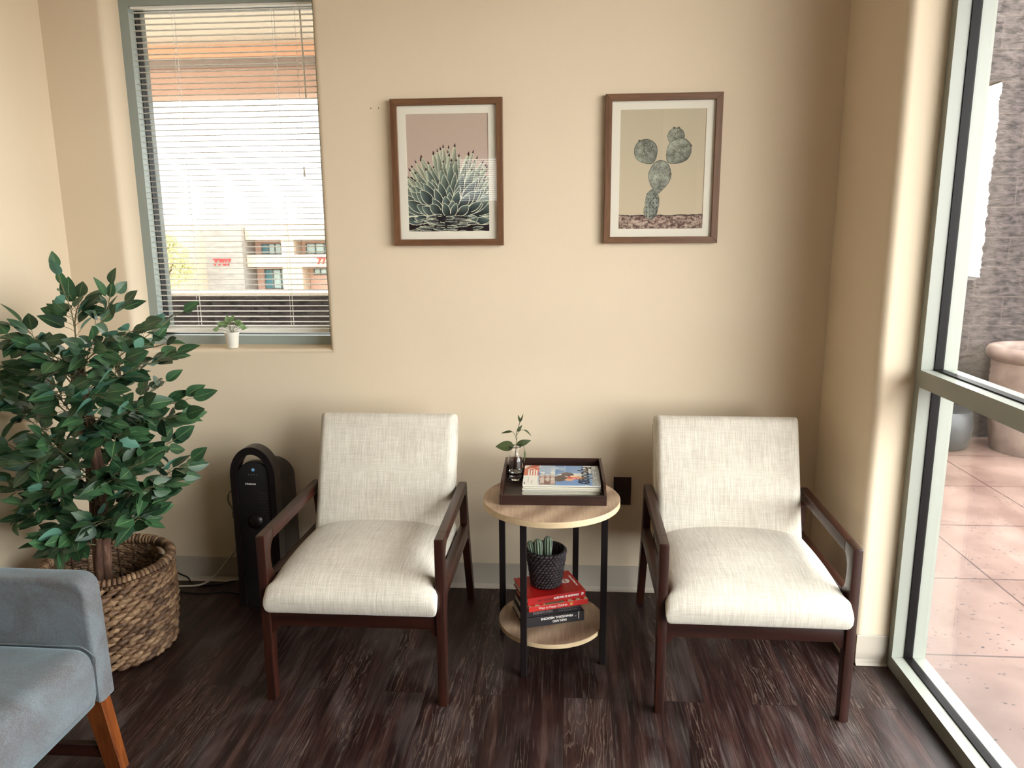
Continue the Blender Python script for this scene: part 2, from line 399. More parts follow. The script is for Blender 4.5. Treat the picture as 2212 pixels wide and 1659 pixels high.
for q in (1, 2, 3): slat(bm, zlast-.014-.0035*q)
obj('slats', bm, m_blind, bl, smooth=60)
obj('head_rail', B(L(BX0), L(BX1), -.012, .014, -.009, .0, bev=.001), m_blind, bl)
obj('bottom_rail', B(L(BX0), L(BX1), -.013, .013, zlast-.046, zlast-.028, bev=.003), m_blind, bl)
for x in (-1.578, -1.17):
    bm = bmesh.new()
    for y in (-.0135, .0135):
        tube(bm, [(L(x), y, -.02), (L(x), y, zlast-.03)], .0007, 5)
    tube(bm, [(L(x)+.012, -.0135, -.02), (L(x)+.012, -.0135, zlast-.03)], .0006, 5)
    for i in range(NS): tube(bm, [(L(x), -.0135, ztop-PITCH*i-.001), (L(x), .0135, ztop-PITCH*i-.001)], .0005, 4)
    obj('ladder_cord', bm, m_blind, bl)
bm = bmesh.new(); xw = L(-1.052)
tube(bm, smoothpath([(xw, -.016, -.004), (xw-.006, -.02, -.012), (xw-.006, -.02, -.028), (xw, -.02, -.034), (xw+.005, -.02, -.026), (xw+.004, -.02, -.012)], 4), .0012, 5)
tube(bm, [(xw, -.02, -.034), (xw+.006, -.022, -.36)], .0035, 6); obj('tilt_wand', bm, m_blind, bl)
bm = bmesh.new(); xc = L(-1.075); tube(bm, [(xc, -.018, -.01), (xc+.003, -.02, -.64)], .0008, 5)
lathe(bm, [(0, -.625), (.003, -.627), (.0045, -.652), (.005, -.665), (0, -.666)], 10, xc+.003, -.02); obj('pull_cord', bm, m_blind, bl)

# clerestory window in the wall behind the camera (seen mirrored in the agave picture glass)
w3 = sempty('window_3')
bm = bmesh.new(); frame_rect(bm, -1.22, -.2, 1.80, 2.31, .03, YF-.10, YF-.06, 0); obj('frame', bm, m_alu2, w3)
b2 = thing('window_blinds', 'white blinds over the high window in the wall facing the pictures', 'blinds', (-.71, YF-.04, 2.30))
bm = bmesh.new()
for i in range(22):
    z = -.02-.0225*i; x0, x1 = -.475, .475
    vs = [bm.verts.new((x0, -.008, z-.008)), bm.verts.new((x1, -.008, z-.008)), bm.verts.new((x1, .008, z+.008)), bm.verts.new((x0, .008, z+.008))]
    bm.faces.new(vs)
obj('slats', bm, m_blind, b2)
# ------------------------------------------------------------------ storefront on the right
w2 = sempty('window_2')
FX = 1.13; SY0, SY1, SZ1 = -.5085, -3.22, 2.60
def bar(bm, ya, yb, za, zb):
    box(bm, FX, FX+.040, ya, yb, za, zb, mat=0); box(bm, FX+.068, FX+.112, ya, yb, za, zb, mat=0); 
def gbar(bm, ya, yb, za, zb): box(bm, FX+.040, FX+.068, ya, yb, za, zb)
fr = bmesh.new(); ga = bmesh.new()
vert_y = [(-.5445, SY0), (-1.90, -1.86), (SY1, SY1+.036)]
for a, b in vert_y:
    bar(fr, a, b, 0.001, SZ1-.001)
    gbar(ga, a-.004 if a > SY1 else a, b+.004 if b < SY0 else b, 0.001, SZ1-.001)
for (a0, b0), (a1, b1) in zip(vert_y, vert_y[1:]):
    for z0, z1 in ((.001, .050), (1.003, 1.058), (SZ1-.05, SZ1-.001)):
        bar(fr, b1, a0, z0, z1); gbar(ga, b1, a0, max(z0-.004, .001), z1+.004 if z1 < 2.5 else z1)
obj('frame', fr, m_alu, w2); obj('gasket', ga, m_gasket, w2)
for (a0, b0), (a1, b1) in zip(vert_y, vert_y[1:]):
    for z0, z1 in ((.045, 1.007), (1.054, SZ1-.045)):
        obj('glass_pane', B(FX+.052, FX+.057, b1-.003, a0+.003, z0, z1), m_glass_door, w2)

# ------------------------------------------------------------------ picture frames with prints
def paint_mesh(name, img, w, h, parent, loc, rot, mat):
    # img rows run from top to bottom; mesh lies in local xy (x right, y up), centred
    H, Wd = img.shape[:2]
    xs = np.linspace(-w/2, w/2, Wd+1); ys = np.linspace(h/2, -h/2, H+1)
    X, Y = np.meshgrid(xs, ys); co = np.stack([X, Y, np.zeros_like(X)], -1).reshape(-1, 3)
    i = np.arange(H*Wd); r_, c_ = i//Wd, i % Wd; a = r_*(Wd+1)+c_
    q = np.stack([a, a+Wd+1, a+Wd+2, a+1], -1)
    me = bpy.data.meshes.new(name); me.vertices.add(len(co)); me.vertices.foreach_set('co', co.ravel())
    me.loops.add(q.size); me.loops.foreach_set('vertex_index', q.ravel().astype(np.int32))
    me.polygons.add(len(q)); me.polygons.foreach_set('loop_start', (np.arange(len(q))*4).astype(np.int32))
    me.update(calc_edges=True)
    at = me.attributes.new('paint', 'FLOAT_COLOR', 'CORNER')
    lin = np.where(img <= .04045, img/12.92, ((img+.055)/1.055)**2.4).reshape(-1, 3)
    rgba = np.concatenate([lin, np.ones((len(lin), 1))], 1); at.data.foreach_set('color', np.repeat(rgba, 4, 0).ravel().astype(np.float32))
    me.validate(); return finish(name, me, mat, parent, False, loc, rot)
def vnoise(H, Wd, sy_, sx_, seed):
    r = np.random.RandomState(seed); out = np.zeros((H, Wd)); amp = 1; tot = 0
    for o in range(4):
        gy, gx = max(2, int(H/sy_*2**o)+2), max(2, int(Wd/sx_*2**o)+2); g = r.rand(gy, gx)
        yy = np.linspace(0, gy-1.001, H); xx = np.linspace(0, gx-1.001, Wd); y0 = yy.astype(int); x0 = xx.astype(int); fy = (yy-y0)[:, None]; fx = (xx-x0)[None, :]
        v = g[y0][:, x0]*(1-fy)*(1-fx)+g[y0+1][:, x0]*fy*(1-fx)+g[y0][:, x0+1]*(1-fy)*fx+g[y0+1][:, x0+1]*fy*fx
        out += amp*v; tot += amp; amp *= .55
    return out/tot
C = lambda *c: np.array(c)/255.0
def leaf_px(img, bx, by, tx, ty, wd, cb, ct, edge, tip=None, ew=1.3, shape=.45):
    H, Wd = img.shape[:2]; dx, dy = tx-bx, ty-by; Ln = math.hypot(dx, dy); ux, uy = dx/Ln, dy/Ln
    x0, x1 = int(max(0, min(bx, tx)-wd-2)), int(min(Wd, max(bx, tx)+wd+3)); y0, y1 = int(max(0, min(by, ty)-wd-2)), int(min(H, max(by, ty)+wd+3))
    if x1 <= x0 or y1 <= y0: return
    Y, X = np.mgrid[y0:y1, x0:x1]; u = ((X-bx)*ux+(Y-by)*uy)/Ln; v = -(X-bx)*uy+(Y-by)*ux
    uc = np.clip(u, 0, 1); w = wd*np.where(uc < shape, .55+.45*np.sin(uc/shape*PI/2), np.cos((uc-shape)/(1-shape)*PI/2)**.75)
    ins = (u >= 0) & (u <= 1) & (np.abs(v) < w)
    col = cb[None, None]*(1-uc[..., None])+ct[None, None]*uc[..., None]
    col = col*(1-.28*(v/np.maximum(w, 1e-3)))[..., None]
    e = ins & (np.abs(v) > w-ew) & (u > .12); sub = img[y0:y1, x0:x1]
    sub[ins] = np.clip(col, 0, 1)[ins]; sub[e] = edge
    if tip is not None: sub[ins & (u > .93)] = tip
def art_agave():
    H, Wd = 345, 250; img = np.empty((H, Wd, 3))
    t = np.linspace(0, 1, H)[:, None, None]; img[:] = C(196, 176, 160)*(1-t)+C(202, 178, 166)*t
    cx, cy0 = 128, 318; r = np.random.RandomState(3)
    Y, X = np.mgrid[0:H, 0:Wd]; img[(Y > 170+np.abs(X-cx)*.1)] = C(34, 24, 28)
    edge = C(222, 224, 200); dk = C(60, 30, 32)
    def ringl(n, a0, a1, R0, R1, wd, cb, ct, tip, back, jit=1.0, ew=1.2):
        L_ = []
        for i in range(n):
            a = math.radians(a0+(a1-a0)*(i+.5)/n+r.uniform(-4, 4)*jit); R = R0+(R1-R0)*abs(math.cos(a))+r.uniform(-14, 14)*jit
            tx, ty = cx+R*math.cos(a)*.98, cy0-R*math.sin(a); bx, by = cx+(R-back)*math.cos(a), cy0-(R-back)*math.sin(a)
            L_.append((bx, by, tx, ty, wd*r.uniform(.8, 1.15)))
        for q in sorted(L_, key=lambda q: r.rand()): leaf_px(img, *q, cb, ct, edge, tip, ew)
    ringl(24, 20, 160, 232, 196, 10, C(70, 78, 70), C(190, 188, 164), dk, 150)
    ringl(22, 24, 156, 216, 186, 10, C(70, 82, 74), C(176, 180, 156), dk, 125)
    ringl(19, 12, 168, 196, 176, 11, C(44, 56, 56), C(150, 160, 140), dk, 115)
    ringl(16, 6, 174, 172, 168, 12, C(36, 48, 50), C(134, 146, 130), C(110, 104, 96), 100)
    ringl(14, 2, 178, 146, 158, 13, C(32, 42, 46), C(120, 134, 122), None, 88, ew=1.5)
    ringl(11, 0, 180, 118, 148, 14, C(30, 38, 42), C(108, 124, 116), None, 74, ew=1.7)
    ringl(9, -3, 183, 90, 136, 14, C(32, 40, 44), C(104, 120, 114), None, 62, ew=1.8)
    ringl(8, -6, 186, 62, 118, 14, C(34, 42, 46), C(108, 124, 118), None, 52, ew=1.9)
    ringl(6, -8, 188, 34, 92, 13, C(38, 44, 46), C(104, 120, 112), None, 42, ew=1.9)
    for k in range(34):
        x = r.uniform(-10, Wd+10); y = r.uniform(296, 345); d = 1 if x > cx else -1; q = r.uniform(25, 60)
        leaf_px(img, x-d*q, y+r.uniform(-2, 6), x, y, r.uniform(3, 7), C(30, 30, 34), C(130, 138, 130), edge, None, 1.2)
    return np.clip(img, 0, 1)
def art_cactus():
    H, Wd = 345, 250; img = np.empty((H, Wd, 3)); t = np.linspace(0, 1, H)[:, None, None]; img[:] = C(196, 184, 158)*(1-t)+C(208, 192, 164)*t
    Y, X = np.mgrid[0:H, 0:Wd].astype(float); nz = vnoise(H, Wd, 5, 7, 4); fine = vnoise(H, Wd, 3, 3, 9); g = np.random.RandomState(2).rand(H, Wd)
    hor = 302+(vnoise(H, Wd, 40, 16, 8)-.5)*7; gr = (Y > hor)
    gv = np.clip(.5+2.2*(nz-.5)+1.1*(g-.5), 0, 1)[..., None]; gcol = C(70, 45, 42)*(1-gv)+C(212, 190, 172)*gv; img[gr] = gcol[gr]
    img[(Y > hor) & (Y < hor+4)] *= .62
    def pad(px_, py, rw, rh, ang, base, narrow=.35):
        ca, sa = math.cos(ang), math.sin(ang); u = (X-px_)*ca+(Y-py)*sa; v = -(X-px_)*sa+(Y-py)*ca
        w = rw*(1-narrow*np.clip((v/rh+.15)/1.15, 0, 1)**1.6); d = (u/w)**2+(v/rh)**2; ins = d < 1+.10*(fine-.5)
        tex = (vnoise(H, Wd, 12, 12, int(px_)) - .5)*.8+(fine-.5)*.5
        col = base[None, None]*(1.05+tex[..., None]-.16*(u/rw)[..., None])
        col = np.where((d > .88)[..., None], col*.70, col); img[ins] = np.clip(col, 0, 1)[ins]
        rr = np.random.RandomState(int(py))
        for k in range(18):
            a, q = rr.uniform(0, 2*PI), rr.uniform(0, .85); uu, vv = q*rw*math.cos(a)*.8, q*rh*math.sin(a)
            x_, y_ = int(px_+uu*ca-vv*sa), int(py+uu*sa+vv*ca)
            if 2 < x_ < Wd-2 and 2 < y_ < H-2: img[y_-1:y_+1, x_-1:x_+1] = C(205, 206, 188) if rr.rand() < .5 else C(58, 62, 56)
    G = C(136, 138, 126)
    pad(95, 290, 21, 26, .1, C(124, 124, 114), .1); pad(99, 266, 21, 38, .03, C(128, 132, 122), .05)
    for yy in range(240, 310, 13):
        for xx in (84, 93, 103, 113): img[yy:yy+4, xx-1:xx+1] = C(40, 36, 34)
    pad(118, 194, 34, 50, .14, G, .62); pad(163, 78, 25, 25, .2, C(120, 122, 110), .0)
    img[92:96, 146:188] = C(208, 206, 186)
    pad(78, 121, 35, 38, -.55, C(122, 124, 112), .35); pad(170, 121, 36, 42, .75, C(130, 132, 120), .42)
    for (x_, y_) in ((57, 89), (207, 105), (156, 54), (170, 54), (150, 184)): img[((X-x_)**2+(Y-y_)**2) < 11] = C(96, 88, 72)
    return np.clip(img, 0, 1)
def picture(label, x0, x1, z0, z1, img):
    cx, cz = (x0+x1)/2, (z0+z1)/2; w, h = x1-x0, z1-z0; D = .027; fwid = .0245
    t = thing('framed_picture', label, 'picture', (cx, 0, cz), 0, 'framed plant prints on the back wall')
    bm = bmesh.new()
    prism(bm, [(-w/2, -h/2), (w/2, -h/2), (w/2-fwid, -h/2+fwid), (-w/2+fwid, -h/2+fwid)], -D, -.002, 'xz', bev=.0012)
    prism(bm, [(-w/2, h/2), (w/2, h/2), (w/2-fwid, h/2-fwid), (-w/2+fwid, h/2-fwid)], -D, -.002, 'xz', bev=.0012)
    for f in bm.faces: f.material_index = 1
    for sg in (-1, 1): prism(bm, [(sg*w/2, -h/2), (sg*w/2, h/2), (sg*(w/2-fwid), h/2-fwid), (sg*(w/2-fwid), -h/2+fwid)], -D, -.002, 'xz', bev=.0012)
    obj('frame', bm, [m_frame_v, m_frame_x], t)
    iw, ih = w/2-fwid+.002, h/2-fwid+.002; pw, ph = w-2*.0565, h-2*.0545
    bm = bmesh.new()
    for a, b, c, d in ((-iw, -pw/2, -ih, ih), (pw/2, iw, -ih, ih), (-pw/2, pw/2, -ih, -ph/2), (-pw/2, pw/2, ph/2, ih)): box(bm, a, b, -.0125, -.0105, c, d)
    obj('mat_board', bm, m_mat, t)
    paint_mesh('print', img, pw+.004, ph+.004, t, (0, -.0102, 0), (PI/2, 0, 0), m_print)
    obj('backing', B(-iw, iw, -.009, -.003, -ih, ih), m_frame_v, t)
    bm = bmesh.new(); vs = [bm.verts.new(p) for p in ((-iw, -.0165, -ih), (iw, -.0165, -ih), (iw, -.0165, ih), (-iw, -.0165, ih))]; bm.faces.new(vs)
    obj('glass', bm, m_glass_pic, t)
picture('framed print of a dense spiky agave, left of the two pictures', -.673, -.244, 1.449, 1.996, art_agave())
picture('framed print of a single prickly pear cactus, right of the two pictures', .142, .572, 1.453, 1.998, art_cactus())

# ------------------------------------------------------------------ duplex outlet
t = thing('electrical_outlet', 'dark brown duplex outlet plate low on the back wall behind the side table', 'outlet', (.2365, 0, .446))
obj('cover_plate', B(-.036, .036, -.006, 0, -.0595, .0595, bev=.002), m_outlet, t)
for z in (-.0195, .0195):
    bm = bmesh.new(); prism(bm, [(x, z+y) for x, y in arc(0, 0, .0165, 35, 145, 6)+arc(0, 0, .0165, 215, 325, 6)], -.0085, -.005, 'xz', bev=.0006)
    ro = obj('receptacle', bm, m_outlet, t)
    bm = bmesh.new(); box(bm, -.0075, -.0052, -.0090, -.0084, z-.002, z+.007); box(bm, .0052, .0075, -.0090, -.0084, z-.001, z+.006)
    tube(bm, [(0, -.0090, z-.008), (0, -.0084, z-.008)], .0024, 8); obj('slot', bm, m_outlet_d, ro)
bm = bmesh.new(); tube(bm, [(0, -.0072, 0), (0, -.0055, 0)], .003, 10); obj('screw', bm, m_black, t)

# ------------------------------------------------------------------ armchairs
def cushion(bm, fx, fy, nx=26, ny=26):
    pass
def rbox(bm, hx, hy, hz, r, seg=5, sub=0):
    """rounded block centred on origin; returns verts"""
    res = bmesh.ops.create_cube(bm, size=2); vs = res['verts']
    for v in vs: v.co = Vector((v.co.x*hx, v.co.y*hy, v.co.z*hz))
    es = list(set(e for v in vs for e in v.link_edges)); bmesh.ops.bevel(bm, geom=es, offset=r, segments=seg, affect='EDGES', profile=.5)
def gridpad(nx, ny, top, side, bottom):
    """closed pad from a grid: top(u,v)->(x,y,z), u,v in -1..1"""
    bm = bmesh.new(); T = [[bm.verts.new(top(-1+2*i/nx, -1+2*j/ny)) for j in range(ny+1)] for i in range(nx+1)]
    Bt = [[bm.verts.new(bottom(-1+2*i/nx, -1+2*j/ny)) for j in range(ny+1)] for i in range(nx+1)]
    for i in range(nx):
        for j in range(ny):
            bm.faces.new((T[i][j], T[i+1][j], T[i+1][j+1], T[i][j+1])); bm.faces.new((Bt[i][j], Bt[i][j+1], Bt[i+1][j+1], Bt[i+1][j]))
    loop = [(i, 0) for i in range(nx)]+[(nx, j) for j in range(ny)]+[(i, ny) for i in range(nx, 0, -1)]+[(0, j) for j in range(ny, 0, -1)]
    m = len(loop)
    for k in range(m):
        a, b = loop[k], loop[(k+1) % m]
        bm.faces.new((T[a[0]][a[1]], Bt[a[0]][a[1]], Bt[b[0]][b[1]], T[b[0]][b[1]]))
    return bm
def make_armchair(label, cx, rz, bdx=0):
    t = thing('armchair', label, 'armchair', (cx, -.43, 0), rz, 'pair of wood framed armchairs')
    xo, th = .297, .029
    for sg in (-1, 1):
        def side(pts, bev=.003):
            bm = bmesh.new(); a, b = sorted((sg*xo, sg*(xo-th))); prism(bm, pts, a, b, 'yz', bev=bev); return bm
        # front leg: tapers to the floor, swells where arm and rail meet
        pts = [(-.410, 0), (-.376, 0), (-.368, .25), (-.362, .32), (-.350, .347)] + [(-.338, .360), (-.338, .415), (-.350, .425), (-.362, .445), (-.368, .48), (-.366, .505), (-.356, .525), (-.340, .536), (-.340, .572), (-.408, .572), (-.412, .568), (-.412, .30)]
        obj('leg', side(pts), m_walnut_v, t, smooth=30)
        # arm
        pts = [(-.339, .536), (.10, .534), (.118, .530), (.128, .521), (.134, .508), (.170, .508), (.158, .560), (.150, .570), (.140, .572), (-.339, .572)]
        obj('armrest', side(pts), m_walnut_y, t, smooth=30)
        # rear post running down into the splayed back leg
        pts = [(.134, .507), (.170, .507), (.232, .30), (.345, 0), (.312, 0), (.205, .262), (.176, .33), (.150, .338), (.150, .400), (.152, .415)]
        obj('leg', side(pts), m_walnut_v, t, smooth=30)
        pts = [(-.337, .360), (.149, .338), (.149, .400), (.13, .398), (-.32, .414), (-.337, .417)]
        obj('side_rail', side(pts), m_walnut_y, t, smooth=30)
        for (y, z) in ((.130, .553), (.196, .318)):
            bm = bmesh.new(); tube(bm, [(sg*(xo-.002), y, z), (sg*(xo+.0008), y, z)], .0045, 10); obj('bolt', bm, m_black, t)
    xi = xo-th+.001
    bm = bmesh.new(); prism(bm, [(-xi, .323), (xi, .323), (xi, .235)]+[(xi-.004-.02*math.sin(math.radians(a)), .243+.024*(1-math.cos(math.radians(a)))*1.0) for a in (10, 35, 60, 85)]+[(-(xi-.004-.02*math.sin(math.radians(a))), .243+.024*(1-math.cos(math.radians(a)))) for a in (85, 60, 35, 10)]+[(-xi, .235)], -.402, -.376, 'xz', bev=.002)
    obj('front_rail', bm, m_walnut_x, t, smooth=30)
    obj('back_rail', B(-xi, xi, .155, .185, .262, .325, bev=.003), m_walnut_x, t)
    # seat: overhangs the front legs, narrower between the arms, crowned and rolled at the front
    def prof_w(y):  # half width along y
        k = 1/(1+math.exp((y+.404)/.005)); return .2655+(.284-.2655)*k
    def seat_top(u, v):
        y = -.446+.566*(v+1)/2
        if v < -.9: y = -.446+(v+1)*.12
        e = min(1, (y+.446)/.085); 
        w = prof_w(y); uu = abs(u); edge = (1-uu**5)
        z = .372+.060*(max(0, 1-(1-e)**2.2))**.55; z += .030*(1-uu**2.4)*min(1, (y+.446)/.22); z += .012*math.sin(min(1, max(0, (y+.446)/.5))*PI)
        z -= .022*uu**9
        xx = u*w*(1-.0*v)
        if y < -.435: xx *= 1-.02*((-.435-y)/.011)
        return (xx, y-.006*(1-uu**2)*(1 if v < -.97 else 0), z)
    def seat_bot(u, v):
        y = -.436+.556*(v+1)/2
        w = prof_w(y)-(.012 if y < -.40 else .004); front = 1/(1+math.exp((y+.375)/.004))
        z = .324
        return (u*w, y, z)
    bm = gridpad(30, 60, seat_top, None, seat_bot)
    so = obj('seat_cushion', bm, m_linen, t, smooth=75)
    mdf = so.modifiers.new('sub', 'SUBSURF'); mdf.levels = 1; mdf.render_levels = 1
    # backrest: leaning padded panel with rounded top
    ang = math.radians(20.5)
    def back_pt(u, v, s_):   # u across, v up, s_ front(-1) / rear(+1)
        hx = .2600+.003*(v+1)/2; hh = .236; r = .030
        x = u*hx; zz = v*hh
        thick = .048
        eu = max(0, abs(u)-.93)/.07; ev = max(0, abs(v)-.90)/.10
        q = math.sqrt(max(0, 1-min(1, eu*eu+ev*ev)*.93)); bulge = .010*(1-u**2)*(1-v**2) if s_ < 0 else 0
        y = s_*(thick*(.25+.75*q)+bulge)
        if ev > 0: x *= 1-.012*ev**2
        if eu > 0: zz *= 1-.006*eu**2
        return Vector((x, y*1.0, zz))
    rot = Matrix.Rotation(-ang, 4, 'X'); off = Vector((bdx, .118, .603))
    bm = gridpad(34, 30, lambda u, v: tuple(rot @ back_pt(u, v, -1)+off), None, lambda u, v: tuple(rot @ back_pt(u, v, 1)+off))
    bo = obj('backrest', bm, m_linen, t, smooth=75); mdf = bo.modifiers.new('sub', 'SUBSURF'); mdf.levels = 1; mdf.render_levels = 1
    for sg in (-1, 1):
        bm = bmesh.new(); tube(bm, [tuple(rot @ Vector((sg*(.2600+.003*(v+1)/2-.0008), .012, v*.226))+off) for v in [-1+.1*i for i in range(20)]], .0016, 5); obj('piping', bm, m_linen, bo, smooth='all')
    return t
make_armchair('cream linen armchair with walnut frame beside the black heater, left of the side table', -.670, 0)
make_armchair('cream linen armchair with walnut frame in the right corner beside the glass storefront', .590, math.radians(-.7), -.004)

# ------------------------------------------------------------------ side table
TX, TY = -.047, -.47
t = thing('side_table', 'round two-tier side table with pale oak tops and black metal legs', 'table', (TX, TY, 0))
def disc(r, z0, z1):
    bm = bmesh.new(); lathe(bm, [(0, z0), (r-.001, z0), (r, z0+.001), (r, z1-.001), (r-.001, z1), (0, z1)], 96)
    for f in bm.faces: f.material_index = 1 if abs(f.calc_center_median().z-(z0+z1)/2) < (z1-z0)*.4 and f.calc_center_median().xy.length > r*.9 else 0
    return bm
obj('tabletop', disc(.24, .563, .585), [m_oak, m_oak_edge], t, smooth=40)
obj('shelf', disc(.19, .108, .125), [m_oak, m_oak_edge], t, smooth=40)
for a in (-116, -26, 64, 154):
    a = math.radians(a); x, y = .204*math.cos(a), .204*math.sin(a); bm = bmesh.new(); box(bm, -.011, .011, -.011, .011, 0, .563, bev=.002)
    o = obj('leg', bm, m_black, t, loc=(x, y, 0), rot=(0, 0, a*0))
for a in (-116, -26):
    a = math.radians(a); c_, s_ = math.cos(a), math.sin(a); bm = bmesh.new(); tube(bm, [(.2*c_, .2*s_, .5575+.0001*a), (-.2*c_, -.2*s_, .5575+.0001*a)], .005, 6); obj('support_bar', bm, m_black, t)

# tray
ZT = .585
tr = thing('serving_tray', 'dark brown wooden tray on top of the round side table', 'tray', (-.043, -.385, ZT+.0005), math.radians(1.0))
tw, td = .365, .345; wl = .009
obj('tray_bottom', B(-tw/2+wl, tw/2-wl, -td/2+wl, td/2-wl, .002, .010), m_tray, tr)
for sg in (-1, 1):
    bm = bmesh.new(); a, b = sorted((sg*tw/2, sg*(tw/2-wl)))
    prism(bm, [(-td/2, 0), (td/2, 0), (td/2, .064), (-td/2+.075, .064), (-td/2+.062, .061), (-td/2+.045, .048), (-td/2+.03, .040), (-td/2, .036)], a, b, 'yz', bev=.0012)
    obj('tray_side', bm, m_tray, tr, smooth=30)
obj('tray_side', B(-tw/2+wl, tw/2-wl, td/2-wl, td/2, 0, .064, bev=.0012), m_tray, tr)
obj('tray_side', B(-tw/2+wl, tw/2-wl, -td/2, -td/2+wl, 0, .034, bev=.0012), m_tray, tr)

# magazines
def art_cover():
    H, Wd = 150, 200; Y, X = np.mgrid[0:H, 0:Wd]; u, v = X/Wd, Y/H   # u to the right on the table, v towards the viewer
    n = vnoise(H, Wd, 45, 60, 11)[..., None]; n2 = vnoise(H, Wd, 14, 18, 12)[..., None]
    img = C(84, 134, 190)*(1-np.clip((n-.42)*5, 0, 1))+C(222, 222, 216)*np.clip((n-.42)*5, 0, 1)
    img = img*(.9+.2*n2); m = (u < .42)
    img[m] = (C(206, 212, 214)*.6+img*.4)[m]
    sky = (u > .56) & (u < .80) & (v < .40); img[sky] = (C(90, 138, 196)*.75+img*.25)[sky]
    low = (u > .42) & (u < .80) & (v > .78); img[low] = (C(92, 140, 196)*.6+img*.4)[low]
    # orange shapes at the left
    o = (u < .20) & (v < .55); img[o] = (C(206, 92, 60)*(.7+.6*n2))[o]
    o = (u < .22) & (v < .18) & (n2[..., 0] > .5); img[o] = C(232, 224, 208)
    for k, x in enumerate((.05, .085, .12, .155)):
        o = (u > x) & (u < x+.022) & (v > .2+.05*(k % 2)) & (v < .52); img[o] = C(240, 236, 226)
    o = (u > .19) & (u < .26) & (v > .36) & (v < .50); img[o] = C(70, 130, 190)
    # illegible headline of tall white bars on brown
    o = (u > .205) & (u < .42) & (v > .50) & (v < .97); img[o] = (C(120, 76, 66)*(.8+.5*n2))[o]
    for c0, c1, a, b in ((.21, .275, .34, .94), (.285, .345, .44, .80), (.352, .415, .22, .95)):
        k = (np.floor(v*34)).astype(int); o = (u > c0+.006*(k % 3)) & (u < c1) & (v > a) & (v < b) & (k % 2 == 0); img[o] = C(242, 238, 228)
    # figure
    def ell(cx, cy0, rx, ry, an, c):
        ca, sa = math.cos(an), math.sin(an); q = ((u-cx)*ca+(v-cy0)*sa)/rx; w = (-(u-cx)*sa+(v-cy0)*ca)/ry; img[(q*q+w*w) < 1] = c
    ell(.49, .68, .075, .14, .3, C(58, 40, 44)); ell(.58, .45, .08, .10, -.3, C(52, 44, 58)); ell(.55, .42, .07, .03, 0, C(120, 90, 84)); ell(.47, .58, .05, .10, .6, C(70, 44, 46))
    ell(.68, .62, .12, .08, .25, C(196, 60, 64)); ell(.66, .55, .05, .05, .3, C(236, 196, 150)); ell(.60, .72, .06, .05, 0, C(232, 168, 110)); ell(.76, .62, .07, .06, .2, C(212, 160, 110)); ell(.66, .66, .03, .05, 0, C(226, 130, 140))
    # right strip with little text
    o = (u > .89); img[o] = (C(140, 150, 158)*(.8+.4*n2))[o]
    for x, a, b in ((.905, .03, .18), (.925, .03, .18), (.945, .03, .18), (.915, .26, .46), (.945, .28, .44), (.92, .55, .66), (.945, .55, .68), (.93, .76, .82), (.95, .76, .85), (.955, .9, .97)):
        k = (np.floor(v*60)).astype(int); o = (u > x) & (u < x+.011) & (v > a) & (v < b) & (k % 3 > 0); img[o] = C(236, 236, 228)
    # address label
    o = (u < .19) & (v > .52); img[o] = C(238, 235, 226); o = (u > .06) & (u < .068) & (v > .62) & (v < .88); img[o] = C(90, 90, 92)
    o = (u > .01) & (u < .028) & (v > .85) & (v < .95); img[o] = C(60, 60, 60); k = (np.floor(v*70)).astype(int)
    o = (u > .10) & (u < .125) & (v > .75) & (v < .93) & (k % 2 == 0); img[o] = C(170, 168, 160)
    return np.clip(img, 0, 1)
m_pages = M('magazine_pages', s(226, 222, 208), .7); _v = m_pages.coord((3, 3, 900)); m_pages.color(m_pages.ramp(m_pages.noise(_v, 1, 2), [(.4, s(176, 172, 160)), (.6, s(236, 232, 220))])); m_pages = m_pages.m
m_mag_dark = simple('magazine_back_cover_dark', s(70, 60, 62), .4)
mags = [(-.0135, -.384, .8, .006, m_pages), (-.0125, -.386, -1.0, .0055, m_paper), (-.012, -.381, 1.2, .006, m_pages), (-.0135, -.386, .2, .0055, m_pages), (-.0095, -.380, -.4, .006, m_paper), (-.013, -.382, .6, .006, m_pages)]
mlabels = ['white magazine at the bottom of the pile in the tray', 'magazine second from the bottom of the pile in the tray', 'magazine third from the bottom of the pile in the tray', 'magazine third from the top of the pile in the tray', 'magazine directly under the top one in the tray', 'magazine with blue sky cover on top of the pile in the tray']
z = ZT+.0112
for k, (x, y, a, th_, mm) in enumerate(mags):
    t = thing('magazine', mlabels[k], 'magazine', (x, y, z), math.radians(a), 'magazines stacked in the tray')
    bm = bmesh.new(); box(bm, -.136, .136, -.112, .112, 0, th_, bev=.001, seg=1); obj('pages', bm, mm, t)
    if k in (1, 3, 4): obj('cover', B(-.1362, .1362, -.1125, .1125, th_, th_+.0005), m_mag_dark if k == 4 else m_paper, t)
    if k == 5:
        paint_mesh('cover', art_cover(), .2725, .225, t, (0, 0, th_+.0004), (0, 0, 0), m_cover)
        text('title', 'Psychology', .056, m_gasket, t, (.090, 0, th_+.0006), (0, 0, -PI/2), sx=.80, depth=.0001, bold=.0012)
        text('title', 'Today', .016, m_gasket, t, (.066, -.05, th_+.0006), (0, 0, -PI/2), sx=1.0, depth=.0001)
    z += th_+.0008

